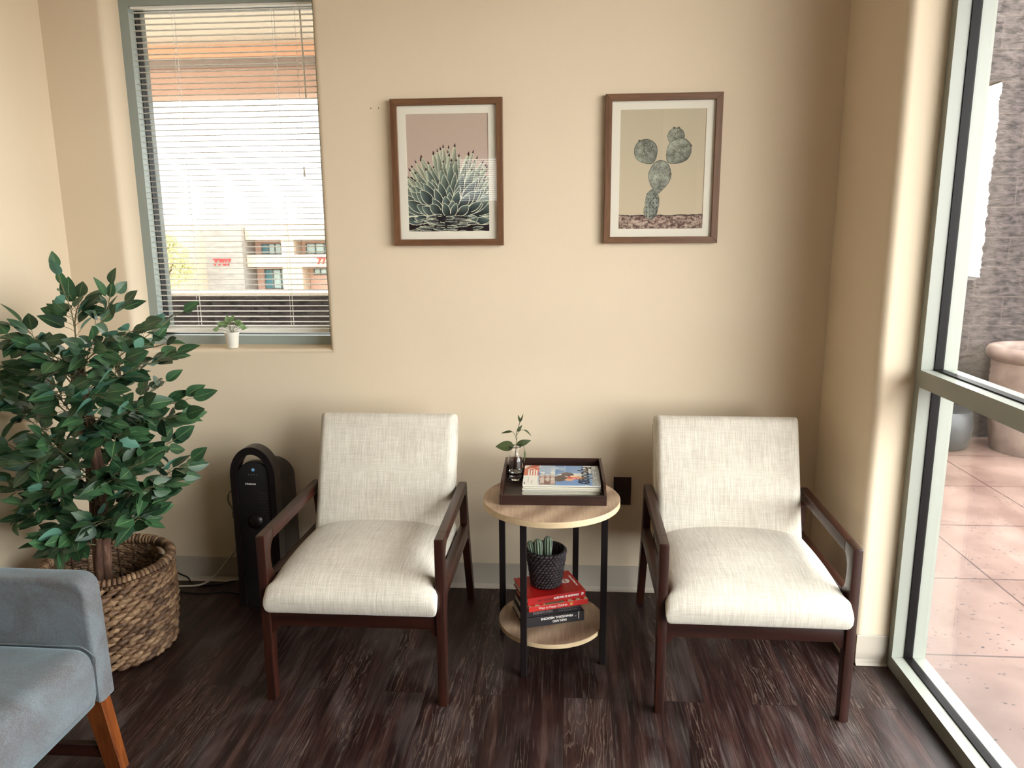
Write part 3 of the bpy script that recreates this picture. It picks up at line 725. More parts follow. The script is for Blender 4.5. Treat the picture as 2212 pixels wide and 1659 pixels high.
# bud vase with sprig
vx, vy, vz = -.184, -.315, ZT+.0112
va = thing('bud_vase', 'small clear glass bottle vase with green sprig in the tray corner', 'vase', (vx, vy, vz))
bm = bmesh.new(); po = [(0, 0), (.026, 0), (.029, .003), (.0295, .01), (.0295, .072), (.027, .084), (.018, .094), (.0155, .100), (.0155, .112), (.0165, .118), (.0215, .124), (.0218, .127), (.020, .1275)]
pi2 = [(.0145, .124), (.0135, .112), (.0135, .100), (.016, .0955), (.0255, .083), (.0272, .071), (.0272, .012), (.025, .007), (0, .006)]
lathe(bm, po+pi2, 40); obj('bottle', bm, m_vase, va, smooth=50)
bm = bmesh.new(); lathe(bm, [(0, .0068), (.0245, .0072), (.0267, .012), (.0267, .030), (0, .030)], 32); obj('water', bm, m_water, va, smooth=50)
def leafgeo(bm, base, d, nrm, ln, wd, fold=.25, curl=.25, nseg=8, vl=None, mat=0):
    tl_ = bm.faces.layers.float.get('leaftone'); tone_ = (abs(math.sin(ln*9137.0+wd*3331.0+base[0]*517)) if tl_ is not None else 0)
    base = Vector(base); d = Vector(d).normalized(); nrm = Vector(nrm); nrm = (nrm-d*nrm.dot(d)); nrm = nrm.normalized() if nrm.length > 1e-4 else d.orthogonal().normalized(); sd = nrm.cross(d)
    rows = []
    for i in range(nseg+1):
        u = i/nseg; w = wd*.5*(math.sin(PI*u**.72)**.9 if 0 < u < 1 else 0); c = base+d*(ln*u)-nrm*(curl*ln*u*u)
        if w < 1e-6: rows.append([bm.verts.new(c)])
        else: rows.append([bm.verts.new(c+sd*w+nrm*fold*w), bm.verts.new(c+sd*w*.06+nrm*.01*w), bm.verts.new(c-sd*w*.06+nrm*.01*w), bm.verts.new(c-sd*w+nrm*fold*w)])
    for a, b in zip(rows, rows[1:]):
        if len(a) == 1 and len(b) == 1: continue
        for k in range(3):
            if len(a) == 1: f = bm.faces.new((a[0], b[k+1], b[k]))
            elif len(b) == 1: f = bm.faces.new((a[k], a[k+1], b[0]))
            else: f = bm.faces.new((a[k], a[k+1], b[k+1], b[k]))
            f.material_index = mat; f.smooth = True
            if vl is not None: f[vl] = 1.0 if k == 1 else 0.0
            if tl_ is not None: f[tl_] = tone_
def leaf_bm():
    bm = bmesh.new(); bm.faces.layers.float.new('leaftone'); vl = bm.faces.layers.float.new('vein'); return bm, vl
def leaf_obj(name, bm, mats, parent, **k):
    me = bpy.data.meshes.new(name); bm.to_mesh(me); bm.free(); return finish(name, me, mats, parent, False, **k)
bm = bmesh.new()
stem = smoothpath([(-.012, .004, .012), (-.004, 0, .06), (.002, .0, .115), (.006, 0, .155), (.004, 0, .175), (.012, 0, .20), (.018, 0, .222), (.021, 0, .235)], 5)
tube(bm, stem, [.0013]*len(stem), 5)
for pth in ([(.004, 0, .150), (-.002, 0, .172), (-.012, 0, .183)], [(.004, 0, .165), (.016, 0, .185), (.030, 0, .190)], [(.006, 0, .115), (.012, -.004, .132), (.03, -.004, .137)], [(.026, -.003, .137), (.032, -.004, .125), (.035, -.004, .11)]):
    q = smoothpath(pth, 4); tube(bm, q, .0009, 5)
obj('stem', bm, m_leaf3, va, smooth='all')
bm, vl = leaf_bm()
up_ = (0, -.5, 1)
for b_, d_, n_, l_, w_, cu in (((-.004, 0, .128), (-1, -.1, -.02), (0, -.9, .5), .070, .040, .05), ((.004, 0, .132), (1, -.1, .35), (.2, -.9, .3), .056, .024, .2), ((-.010, 0, .182), (-1, -.1, .05), (0, -.7, .8), .042, .011, .35), ((.030, 0, .190), (1, 0, -.35), (0, -.4, 1), .038, .011, .5), ((.006, 0, .182), (.75, 0, .9), (.5, -.9, .2), .032, .013, .1), ((.018, 0, .218), (-.25, 0, 1), (0, -1, .2), .030, .008, .0), ((.019, 0, .218), (.35, 0, 1), (0, -1, .2), .034, .006, .05), ((.034, -.004, .114), (.05, 0, -1), (.8, -.6, .1), .052, .010, .1)):
    leafgeo(bm, b_, d_, n_, l_, w_, .15, cu, 7, vl)
leaf_obj('leaves', bm, m_leaf3, va)

# ------------------------------------------------------------------ books on the lower shelf
m_red = simple('red_cover', s(176, 26, 24), .4); m_red2 = simple('bright_red_cover', s(200, 40, 34), .45); m_blk = simple('black_cover', s(26, 20, 24), .4); m_blk2 = simple('charcoal_cover', s(32, 27, 32), .45)
m_cream = simple('cream_cover', s(196, 184, 150), .6); m_gold = simple('gold_dot', s(196, 150, 80), .5); m_sage = simple('sage_cover_band', s(120, 130, 100), .6); m_txtgrey = simple('grey_lettering', s(120, 112, 112), .6); m_dred = simple('deep_red_lettering', s(110, 18, 18), .5)
# local frame: x along the spine, -y is the spine side facing the room
def book(label, cx, cy_, z, ang, L_, D_, T_, mcov, mpage=m_paper):
    t = thing('book', label, 'book', (cx, cy_, z), math.radians(ang), 'books stacked on the lower shelf')
    cv = .0022; bm = bmesh.new(); box(bm, -L_/2, L_/2, -D_/2, D_/2, 0, cv); box(bm, -L_/2, L_/2, -D_/2, D_/2, T_-cv, T_)
    box(bm, -L_/2, L_/2, -D_/2, -D_/2+cv, cv, T_-cv); obj('cover', bm, mcov, t)
    obj('pages', B(-L_/2+.003, L_/2-.003, -D_/2+cv, D_/2-.004, cv, T_-cv), mpage, t); return t
sz = .1252
b = book('thick black book with white spine text, bottom of the shelf stack', -.060, -.447, sz, 18.6, .226, .160, .037, m_blk2)
R180 = (PI/2, PI, 0)
def spine(t, body, size, m, x, z, D_, flip=False, sx=1, bold=.0004, al='CENTER'):
    return text('spine_lettering', body, size, m, t, (x, -D_/2-.0003, z), (PI/2, PI if flip else 0, 0), al, sx, .0002, bold)
spine(b, 'BEHAVIORAL MEDICINE', .0118, m_white, .010, .0265, .160, True, .95)
spine(b, 'PAIN AND', .0118, m_white, .020, .0125, .160, True, .95)
spine(b, '|', .03, m_white, .092, .021, .160, True, .8); spine(b, '=', .012, m_txtgrey, .080, .022, .160, True)
sz += .0374
b = book('slimmer black book with grey spine text, second from the bottom of the shelf stack', -.062, -.449, sz, 19.2, .208, .150, .027, m_blk)
spine(b, 'DALE CARNEGIE', .0125, m_txtgrey, -.040, .0135, .150, True, .78); spine(b, 'How to Develop Self-Confidence', .0062, m_txtgrey, .054, .017, .150, True, .9, 0); spine(b, 'Influence People by Public Speaking', .0062, m_txtgrey, .054, .009, .150, True, .8, 0)
sz += .0274
b = book('thin red book with cream dotted cover, second from the top of the shelf stack', -.046, -.452, sz, 20.5, .222, .158, .019, m_red2)
spine(b, 'Ways to Happy Children', .0118, m_white, -.022, .0095, .158, False, .9, .0001); bm = bmesh.new(); tube(bm, [(.047, -.0795, .0095), (.047, -.0785, .0095)], .006, 12); obj('spine_dot', bm, m_gold, b)
bm = bmesh.new(); box(bm, -.109, .109, -.0785, .07, .019, .0196); obj('cover_panel', bm, m_cream, b)
bm = bmesh.new(); box(bm, -.05, .02, -.0785, -.05, .0196, .0198); obj('cover_band', bm, m_sage, b)
for k in range(7):
    if k in (2, 3): continue
    bm = bmesh.new(); tube(bm, [(-.095+.031*k, -.070, .0190), (-.095+.031*k, -.070, .0199)], .009, 14); obj('cover_dot', bm, m_red2, b)
sz += .0202
b = book('red hardcover with white title under the black woven pot, top of the shelf stack', -.056, -.436, sz, 21.5, .218, .168, .026, m_red)
spine(b, 'AND DO IT ANYWAY', .0098, m_white, .036, .013, .168, False, 1.0, .0006); spine(b, 'FEEL THE FEAR', .0098, m_dred, -.045, .012, .168, False, .9, .0004); spine(b, 'B', .013, m_white, .098, .013, .168, False, 1.2, .001)
text('cover_lettering', 'SUSAN JEFFERS, PhD', .0095, m_white, b, (.095, .0, .0262), (0, 0, -PI/2), 'CENTER', 1, .0002, .0003)
bm = bmesh.new(); n = 40; q = [( .064+.0185*(1 if k % 2 else .88)*math.cos(2*PI*k/n), .005+.0185*(1 if k % 2 else .88)*math.sin(2*PI*k/n)) for k in range(n)]; prism(bm, q, .026, .0263, 'xy'); obj('cover_badge', bm, m_white, b)
text('badge_lettering', 'OVER 2', .008, m_red, b, (.064, .005, .0266), (0, 0, -PI/2), 'CENTER', 1, .0001, .0005)
PTZ = sz+.0262

# woven pots and basket ---------------------------------------------------------------
def strand_body(rfun, z0, z1, rows, per, lean, sr, skip=None, jit=.15, seed=1):
    bm = bmesh.new(); tl = bm.faces.layers.float.new('tone'); r = random.Random(seed)
    dz = (z1-z0)/rows
    for i in range(rows):
        zc = z0+dz*(i+.5)
        for j in range(per):
            a0 = 2*PI*(j+.5*(i % 2))/per; span = 2*PI/per*.98
            if skip and skip(zc, a0 % (2*PI)): continue
            R = rfun(zc); pts = []; rad = []; tone = r.random()
            for k in range(7):
                u = k/6; a = a0+span*(u-.5)*1.25; z_ = zc+dz*lean*(u-.5)+r.uniform(-1, 1)*dz*jit*.3
                bul = math.sin(PI*u); pts.append(((R+sr*.55*bul-sr*.25)*math.cos(a), (R+sr*.55*bul-sr*.25)*math.sin(a), z_)); rad.append(dz*(.28+.34*bul)*(1+r.uniform(-jit, jit)))
            n0 = len(bm.faces); tube(bm, pts, rad, 6)
            bm.faces.ensure_lookup_table()
            for f in bm.faces[n0:]: f[tl] = tone
    return bm
def rim_bm(R, z, r0, per, seed=2, amp=0):
    bm = bmesh.new(); tl = bm.faces.layers.float.new('tone'); r = random.Random(seed)
    for k in range(per):
        a = 2*PI*k/per; c = Vector((R*math.cos(a), R*math.sin(a), z+r.uniform(-.001, .001))); rd = Vector((math.cos(a), math.sin(a), 0)); tn = Vector((-math.sin(a), math.cos(a), 0)); tn2 = (tn+.35*Vector((0, 0, 1))).normalized()
        pts = [c+r0*(math.cos(2*PI*q/10)*rd+math.sin(2*PI*q/10)*Vector((0, 0, 1)))+tn*(R*PI/per*1.1*q/10) for q in range(11)]
        n0 = len(bm.faces); tube(bm, pts, R*PI/per*1.05, 5, cap=False); bm.faces.ensure_lookup_table(); tn_ = r.random()
        for f in bm.faces[n0:]: f[tl] = tn_
    n0 = len(bm.faces); ring = [(R*math.cos(2*PI*k/48), R*math.sin(2*PI*k/48), z) for k in range(49)]; tube(bm, ring, r0*.9, 8, cap=False)
    return bm
# small black woven pot with cacti
pc = (-.066, -.432); pot = thing('cactus_pot', 'black woven rope pot with three small cacti on the book stack', 'potted plant', (pc[0], pc[1], PTZ))
RP = lambda z: .050+.019*(z/.140)
bo = obj('pot', strand_body(RP, .004, .136, 13, 28, .9, .0065, seed=3), m_wicker_b, pot, smooth='all')
bm = bmesh.new(); lathe(bm, [(0, .001), (.049, .001), (.050, .006), (.067, .136), (.070, .139), (.066, .139), (.049, .012), (0, .012)], 36); obj('liner', bm, m_heater_in, pot, smooth=40)
bm = bmesh.new(); lathe(bm, [(0, .100), (.0625, .100)], 24); obj('soil', bm, m_soil, pot)
m_cact = M('cactus_skin', s(60, 74, 54), .6); m_cact = m_cact.m; m_cact_l = simple('cactus_rib_pale', s(150, 166, 146), .7)
for (x, y, h, r_, lx) in ((.006, -.012, .096, .0125, .0), (-.026, -.020, .088, .0125, -.004), (-.044, -.014, .078, .010, -.016)):
    bm = bmesh.new(); n = 40; rings = []
    for k in range(21):
        u = k/20; z_ = .095+h*u; rr = max(.0004, r_*(.78+.30*min(1, u*1.6))*(math.sqrt(max(0, 1-((u-.80)/.20)**2)) if u > .80 else 1)); ring = []
        for j in range(n):
            a = 2*PI*j/n; q = rr*(1+(.20 if u < .8 else .20*(1-u)/.2)*math.cos(8*a)); ring.append(bm.verts.new((x+lx*u+q*math.cos(a), y+q*math.sin(a), z_)))
        rings.append(ring)
    for A_, B_ in zip(rings, rings[1:]):
        for j in range(n):
            f = bm.faces.new((A_[j], A_[(j+1) % n], B_[(j+1) % n], B_[j])); f.material_index = 1 if (j % 5) in (4, 0) else 0
    obj('cactus', bm, [m_cact, m_cact_l], pot, smooth='all')

# ------------------------------------------------------------------ tower heater
hx, hy = -1.213, -.155
ht = thing('tower_heater', 'black tower heater with loop handle beside the left armchair', 'heater', (hx, hy, 0))
def capsule(w, z0, zt, r=None, n=28):
    r = w/2 if r is None else r
    return [(-w/2+.012, z0), (w/2-.012, z0), (w/2-.002, z0+.012), (w/2+.003, z0+.05)]+[(w/2*math.cos(math.radians(a)), zt-r+r*math.sin(math.radians(a))) for a in [180*i/n for i in range(n+1)]]+[(-w/2-.003, z0+.05), (-w/2+.002, z0+.012)]
bm = bmesh.new(); prism(bm, capsule(.176, .012, .595, .085), -.070, .105, 'xz', bev=.008); obj('housing', bm, m_heater, ht, smooth=30)
bm = bmesh.new(); box(bm, -.075, .075, -.085, .095, 0, .016, bev=.004); obj('base', bm, m_heater, ht)
# loop handle: a rounded band following the capsule outline and rising over the top
def loop(w, zb, zt, r):
    return [(w/2, zb)]+[(w/2*math.cos(math.radians(a)), zt-r+r*math.sin(math.radians(a))) for a in [5*i for i in range(37)]]+[(-w/2, zb)]
bm = bmesh.new(); pts = loop(.178, .03, .692, .118); inner = loop(.132, .03, .662, .092)
def band(bm, o, i, y0, y1, bev):
    n = len(o); vo = [[bm.verts.new((p[0], y, p[1])) for p in o] for y in (y0, y1)]; vi = [[bm.verts.new((p[0], y, p[1])) for p in i] for y in (y0, y1)]
    for k in range(n-1):
        for q in ((vo[0][k], vo[0][k+1], vi[0][k+1], vi[0][k]), (vo[1][k], vi[1][k], vi[1][k+1], vo[1][k+1]), (vo[0][k], vo[1][k], vo[1][k+1], vo[0][k+1]), (vi[0][k], vi[0][k+1], vi[1][k+1], vi[1][k])): bm.faces.new(q)
    for k in (0, n-1): bm.faces.new((vo[0][k], vo[1][k], vi[1][k], vi[0][k]))
band(bm, pts, inner, -.118, -.060, 0); bmesh.ops.recalc_face_normals(bm, faces=bm.faces)
obj('handle', bm, m_heater, ht, smooth=35)
bm = bmesh.new(); prism(bm, capsule(.138, .016, .628, .060), -.106, -.062, 'xz', bev=.006); fp = obj('front_panel', bm, m_heater_in, ht, smooth=30)
bm = bmesh.new()
for i in range(30):
    for j in range(6):
        z_ = .14+.0125*i; x_ = .016+.0072*j+(.0036 if i % 2 else 0)
        if x_ < .058 and not (.36 < z_ < .42 and j < 3): tube(bm, [(x_, -.1068, z_), (x_, -.1055, z_)], .0021, 6)
obj('grille_holes', bm, simple('grille_hole_grey', s(52, 48, 48), .5), fp)
bm = bmesh.new(); lathe(bm, [(0, 0), (.030, 0), (.030, .004), (.024, .010), (.012, .016), (0, .017)], 28); bm.transform(Matrix.Translation((-.004, -.106, .385)) @ Matrix.Rotation(PI/2, 4, 'X')); obj('knob', bm, m_heater, ht, smooth=40)
bm = bmesh.new(); tube(bm, [(.000, -.1075, .598), (.000, -.1055, .598)], .0062, 16)
mb = M('blue_badge', s(110, 160, 200), .4); obj('badge', bm, mb.m, ht)
text('brand_lettering', 'Holmes', .0125, m_white, ht, (-.014, -.1066, .540), (PI/2, 0, 0), 'CENTER', 1.1, .0003, .0001)
bm = bmesh.new()
for k in range(4): box(bm, -.02+.011*k, -.0175+.011*k, -.1068, -.1058, .577, .5795)
obj('indicator_marks', bm, m_txtgrey, ht)
# power cord with a plug block, and black cables at the wall
bm = bmesh.new(); o = Vector((hx, hy, 0))
pth = [(-1.3085, -.09, .455), (-1.36, -.08, .462), (-1.408, -.07, .437), (-1.422, -.06, .395), (-1.408, -.05, .345), (-1.402, -.05, .30), (-1.392, -.05, .245), (-1.40, -.05, .19), (-1.435, -.05, .135), (-1.49, -.055, .07), (-1.54, -.062, .024), (-1.60, -.07, .0055), (-1.72, -.078, .0048), (-1.90, -.09, .0048)]
q = [p-o for p in smoothpath(pth, 8)]; tube(bm, q, .0042, 8); cd = obj('power_cord', bm, m_cord_w, ht, smooth='all'); cd['label'] = 'cream power cord'
bm = bmesh.new(); box(bm, -1.406-hx, -1.376-hx, -.068-hy, -.035-hy, .317, .347, bev=.003); obj('plug', bm, simple('beige_plug', s(150, 138, 116), .5), cd)
cb = thing('power_cable', 'black cable lying along the baseboard between basket and heater', 'cord', (-1.6, -.03, 0))
bm = bmesh.new(); o = Vector((-1.6, -.03, 0))
q = [p-o for p in smoothpath([(-1.74, -.035, .075), (-1.68, -.035, .042), (-1.642, -.04, .028), (-1.622, -.05, .006), (-1.58, -.06, .004), (-1.50, -.05, .005), (-1.44, -.04, .016), (-1.36, -.035, .018), (-1.315, -.035, .012)], 6)]; tube(bm, q, .0035, 6)
obj('cable', bm, m_cord_b, cb, smooth='all')
bm = bmesh.new(); q = [p-o for p in smoothpath([(-1.66, -.12, .004), (-1.54, -.135, .004), (-1.44, -.115, .004), (-1.36, -.13, .004), (-1.315, -.125, .004)], 6)]; tube(bm, q, .0032, 6); obj('cable', bm, m_cord_b, cb, smooth='all')

# ------------------------------------------------------------------ wicker basket and the artificial tree in it
BXc, BYc = -1.660, -.545
bk = thing('wicker_basket', 'round brown woven wicker basket on the floor holding the leafy tree', 'basket', (BXc, BYc, 0))
def RB(z): return .196+.020*math.sin(min(1, z/.30)*PI*.62)-.004*max(0, (z-.2)/.13)
def skip(z, a):
    d = lambda a0: abs((a-a0+PI) % (2*PI)-PI)
    return z > .278 and (d(math.radians(52)) < .30 or d(math.radians(232)) < .30)
obj('woven_body', strand_body(RB, .006, .322, 19, 28, .95, .012, skip, .30, 4), m_wicker, bk, smooth='all')
bm = bmesh.new()
for k in range(24):
    a = 2*PI*(k+.5)/24
    pts = [((RB(z_)-.004)*math.cos(a), (RB(z_)-.004)*math.sin(a), z_) for z_ in [.004+.324*i/8 for i in range(9)]]
    if skip(.3, a): pts = pts[:7]
    tube(bm, pts, .0042, 6)
for z_ in (.275,):
    tube(bm, [((RB(z_)+.002)*math.cos(2*PI*k/60), (RB(z_)+.002)*math.sin(2*PI*k/60), z_) for k in range(61)], .005, 6, cap=False)
obj('uprights', bm, m_wicker, bk, smooth='all')
obj('rim', rim_bm(RB(.33), .334, .0125, 88), m_wicker, bk, smooth='all')
bm = bmesh.new(); lathe(bm, [(0, .003), (.19, .003), (.19, .010), (0, .010)], 32); obj('basket_floor', bm, m_wicker, bk)

TXc, TYc = -1.662, -.552
tree = thing('artificial_tree', 'leafy green artificial tree standing in the wicker basket by the window', 'plant', (TXc, TYc, .0105))
o = Vector((TXc, TYc, .0105))
trunk_pts = [(-1.672, -.555, .012), (-1.680, -.555, .28), (-1.668, -.55, .50), (-1.664, -.545, .70), (-1.670, -.55, .88), (-1.678, -.55, 1.092)]
def tp(z):
    for a, b in zip(trunk_pts, trunk_pts[1:]):
        if z <= b[2]: u = (z-a[2])/(b[2]-a[2]); return Vector(a).lerp(Vector(b), max(0, u))
    return Vector(trunk_pts[-1])
bm = bmesh.new()
for k, (ph, r0) in enumerate(((0, .020), (2.3, .017), (4.3, .014))):
    pts = []; rad = []
    for i in range(26):
        z_ = .012+i*(1.06+.02*k-.012)/25; c = tp(z_)-o; a = ph+z_*1.6; pts.append(c+Vector((math.cos(a), math.sin(a), 0))*.016); rad.append(r0*(1.05-.35*i/25)*(1+.10*math.sin(i*1.7+k)))
    tube(bm, pts, rad, 9)
obj('trunk', bm, m_bark, tree, smooth=50)
bm = bmesh.new(); lathe(bm, [(0, 0), (.085, 0), (.10, .14), (.103, .15), (.0, .15)], 28, -.01, 0); obj('nursery_pot', bm, m_heater_in, tree)
tips = [(-1.705, -0.55, 1.352), (-1.564, -0.5, 1.300), (-1.470, -0.6, 1.262), (-1.714, -0.45, 1.264), (-1.385, -0.65, 1.2), (-1.382, -0.45, 1.207), (-1.376, -0.5, 1.084), (-1.313, -0.65, 1.147), (-1.841, -0.55, 1.184), (-1.857, -0.65, 1.176), (-1.984, -0.45, 1.056), (-1.98, -0.55, 1.041), (-1.854, -0.7, 0.992), (-1.97, -0.45, 0.85), (-1.97, -0.55, 0.773), (-1.923, -0.65, 0.671), (-1.95, -0.55, 0.513), (-1.796, -0.7, 0.608), (-1.695, -0.75, 0.49), (-1.823, -0.5, 0.425), (-1.333, -0.5, 0.928), (-1.282, -0.65, 0.907), (-1.37, -0.55, 0.79), (-1.449, -0.45, 0.966), (-1.319, -0.55, 0.715), (-1.396, -0.45, 0.629), (-1.379, -0.65, 0.663), (-1.4, -0.7, 0.583), (-1.597, -0.5, 0.537), (-1.447, -0.77, 0.72), (-1.478, -0.8, 0.942), (-1.441, -0.8, 1.002), (-1.575, -0.8, 1.015), (-1.641, -0.8, 0.865), (-1.394, -0.8, 0.883), (-1.554, -0.77, 0.733), (-1.354, -0.75, 0.961), (-1.61, -0.75, 1.124), (-1.482, -0.75, 1.169), (-1.397, -0.75, 1.125), (-1.359, -0.75, 0.777), (-1.752, -0.75, 0.771), (-1.687, -0.77, 0.684), (-1.674, -0.4, 0.699), (-1.848, -0.4, 0.75), (-1.574, -0.4, 0.789), (-1.643, -0.75, 0.516), (-1.508, -0.75, 0.568)]
R_ = random.Random(21)
bt = bmesh.new(); bf, vl = leaf_bm(); vl = bf.faces.layers.float['vein']
TO = o
def put_leaf(base, d, nrm, ln, wd, curl, fold):
    e = base+d.normalized()*ln
    if e.x < XL+.03: d = Vector((abs(d.x)*.3, d.y, d.z)); 
    leafgeo(bf, base-TO, d, nrm, ln, wd, fold, curl, 9, vl)
for ti, tpv in enumerate(tips):
    tip = Vector(tpv); zs = max(.40, min(1.05, tip.z-R_.uniform(.10, .24))); st = tp(zs); mid = st.lerp(tip, .5)+Vector((R_.uniform(-.03, .03), R_.uniform(-.03, .03), R_.uniform(.0, .05)))
    pth = smoothpath([st, mid, tip], 8); tube(bt, [p-TO for p in pth], [.0030-.0018*i/(len(pth)-1) for i in range(len(pth))], 5, cap=False)
    top = ti in (0, 1, 2, 5, 7); nl = 8 if top else 20; Lb = (tip-st).length
    for k in range(nl):
        u = (.55 if top else .34)+(.66 if not top else .45)*k/(nl-1); u = min(u, 1.0); p = pth[int(u*(len(pth)-1))]
        dirb = (pth[min(len(pth)-1, int(u*(len(pth)-1))+1)]-pth[max(0, int(u*(len(pth)-1))-1)]).normalized()
        side = dirb.cross(Vector((0, 0, 1))); side = side.normalized() if side.length > .1 else Vector((1, 0, 0)); sgn = 1 if k % 2 else -1
        d = dirb*R_.uniform(.3, .9)+side*sgn*R_.uniform(.45, 1.0)+Vector((R_.uniform(-.3, .3), R_.uniform(-.45, .2), R_.uniform(-.55, .45) if not top else R_.uniform(-.1, .7)))
        if k == nl-1: d = dirb+Vector((R_.uniform(-.2, .2), 0, .1))
        tw = d.normalized()*R_.uniform(.018, .040)*(1.35 if top else 1); lb = p+tw; tube(bt, [p-TO, p+tw*.5+Vector((0, 0, .003))-TO, lb-TO], .0009, 4, cap=False)
        nrm = Vector((R_.uniform(-.5, .9), R_.uniform(-1.1, .1), R_.uniform(.1, 1.1)))
        kf = .80 if top else 1.0; put_leaf(lb, d, nrm, kf*R_.uniform(.066, .096), kf*R_.uniform(.038, .052), R_.uniform(.0, .28), R_.uniform(.05, .35))
obj('branches', bt, m_twig, tree, smooth='all')
leaf_obj('foliage', bf, m_leaf, tree)

# ------------------------------------------------------------------ little plant on the window sill
sp_ = thing('sill_plant', 'tiny green plant in a white pot on the window sill', 'potted plant', (-1.386, .028, WZ0+.0005))
bm = bmesh.new(); lathe(bm, [(0, 0), (.0215, 0), (.0225, .002), (.0285, .056), (.0305, .062), (.0305, .066), (.028, .066), (.027, .060), (0, .058)], 36); obj('pot', bm, m_pot_w, sp_, smooth=40)
bm, vl2 = leaf_bm(); bs = bmesh.new(); R2 = random.Random(5)
for k, (dx, dz, ln) in enumerate(((-.052, .052, .03), (-.040, .066, .034), (-.024, .078, .03), (-.006, .088, .03), (.012, .092, .03), (.030, .080, .032), (.040, .070, .034), (.048, .056, .030), (-.028, .050, .028), (.020, .058, .028), (.0, .070, .03), (-.055, .035, .03), (.055, .040, .024))):
    b0 = Vector((dx*.15, R2.uniform(-.006, .006), .058)); tp_ = Vector((dx*.75, R2.uniform(-.025, .015), .060+dz*.55)); tube(bs, smoothpath([b0, b0.lerp(tp_, .5)+Vector((-dx*.12, 0, .004)), tp_], 4), .0008, 4)
    leafgeo(bm, tp_, Vector((dx, R2.uniform(-.02, .02), dz*.35-.008)), Vector((R2.uniform(-.3, .3), -.9, .6)), ln, .021, .2, .3, 5, vl2)
leaf_obj('leaves', bm, m_leaf2, sp_); obj('stems', bs, m_twig, sp_)

# ------------------------------------------------------------------ grey velvet armchair at the lower left, facing the storefront
vc = thing('velvet_armchair', 'grey blue velvet armchair with tapered wooden legs at the lower left', 'armchair', (-1.60, -1.52, 0))
o = Vector((-1.60, -1.52, 0)); XF = -1.27-o.x
def arm_bm(y0, y1):
    bm = bmesh.new(); pts = [(-.36, .235), (XF, .235), (XF-.004, .50)]+[(XF-.050+.044*math.cos(math.radians(a)), .556+.044*math.sin(math.radians(a))) for a in (10, 30, 50, 70, 90)]+[(-.36, .604)]
    prism(bm, pts, y0, y1, 'xz', bev=.014, seg=4); return bm
obj('arm', arm_bm(.297, .370), m_velvet, vc, smooth=50)
obj('arm', arm_bm(-.370, -.297), m_velvet, vc, smooth=50)
def vtop(u, v):
    x = -.30+(XF+.30)*(u+1)/2; y = v*.296; e = max(0, (u-.86)/.14); z = .415+.012*(1-u*u)*(1-v**4)-.030*e**2.2-.012*max(0, (abs(v)-.93)/.07)**2; return (x+.003*e, y, z)
def vbot(u, v): return (-.30+(XF+.30)*(u+1)/2, v*.296, .236)
so = obj('seat', gridpad(40, 24, vtop, None, vbot), m_velvet, vc, smooth=50); so.modifiers.new('sub', 'SUBSURF').render_levels = 1
bm = bmesh.new(); prism(bm, [(-.42, .235), (-.30, .235), (-.30, .42), (-.335, .80), (-.36, .835), (-.40, .835), (-.42, .80)], -.370, .370, 'xz', bev=.014, seg=4); obj('backrest', bm, m_velvet, vc, smooth=50)
bm = bmesh.new(); q = [Vector(vtop(-1+2*k/20, .985))+Vector((0, .001, .001)) for k in range(21)]+[Vector((XF+.004, .290, .36)), Vector((XF+.003, .290, .30)), Vector((XF+.002, .290, .245))]; tube(bm, smoothpath(q, 3), .0024, 6); obj('piping', bm, m_velvet, so, smooth='all')
def vleg(x0, y0, x1, y1):
    bm = bmesh.new(); vs = []
    for (x, y, z_, hx_, hy_) in ((x0, y0, .2345, .028, .021), (x1, y1, 0, .024, .018)):
        vs.append([bm.verts.new((x+a*hx_, y+b_*hy_, z_)) for a, b_ in ((-1, -1), (1, -1), (1, 1), (-1, 1))])
    for k in range(4):
        f = bm.faces.new((vs[0][k], vs[0][(k+1) % 4], vs[1][(k+1) % 4], vs[1][k]))
    bm.faces.new(vs[0]); bm.faces.new(vs[1])
    bmesh.ops.bevel(bm, geom=list(bm.edges), offset=.002, segments=1, affect='EDGES'); return bm
for sy_ in (-1, 1):
    obj('leg', vleg(XF-.034, sy_*.328, XF-.004, sy_*.340), m_orange, vc); obj('leg', vleg(-.36, sy_*.325, -.40, sy_*.340), m_orange, vc)
    bm = bmesh.new(); box(bm, -.38, XF-.015, sy_*.334-.010, sy_*.334+.010, .045, .085, bev=.002); obj('stretcher', bm, m_walnut_x, vc)
obj('seat_frame', B(-.40, XF-.06, -.31, .31, .215, .2345), m_walnut_x, vc)

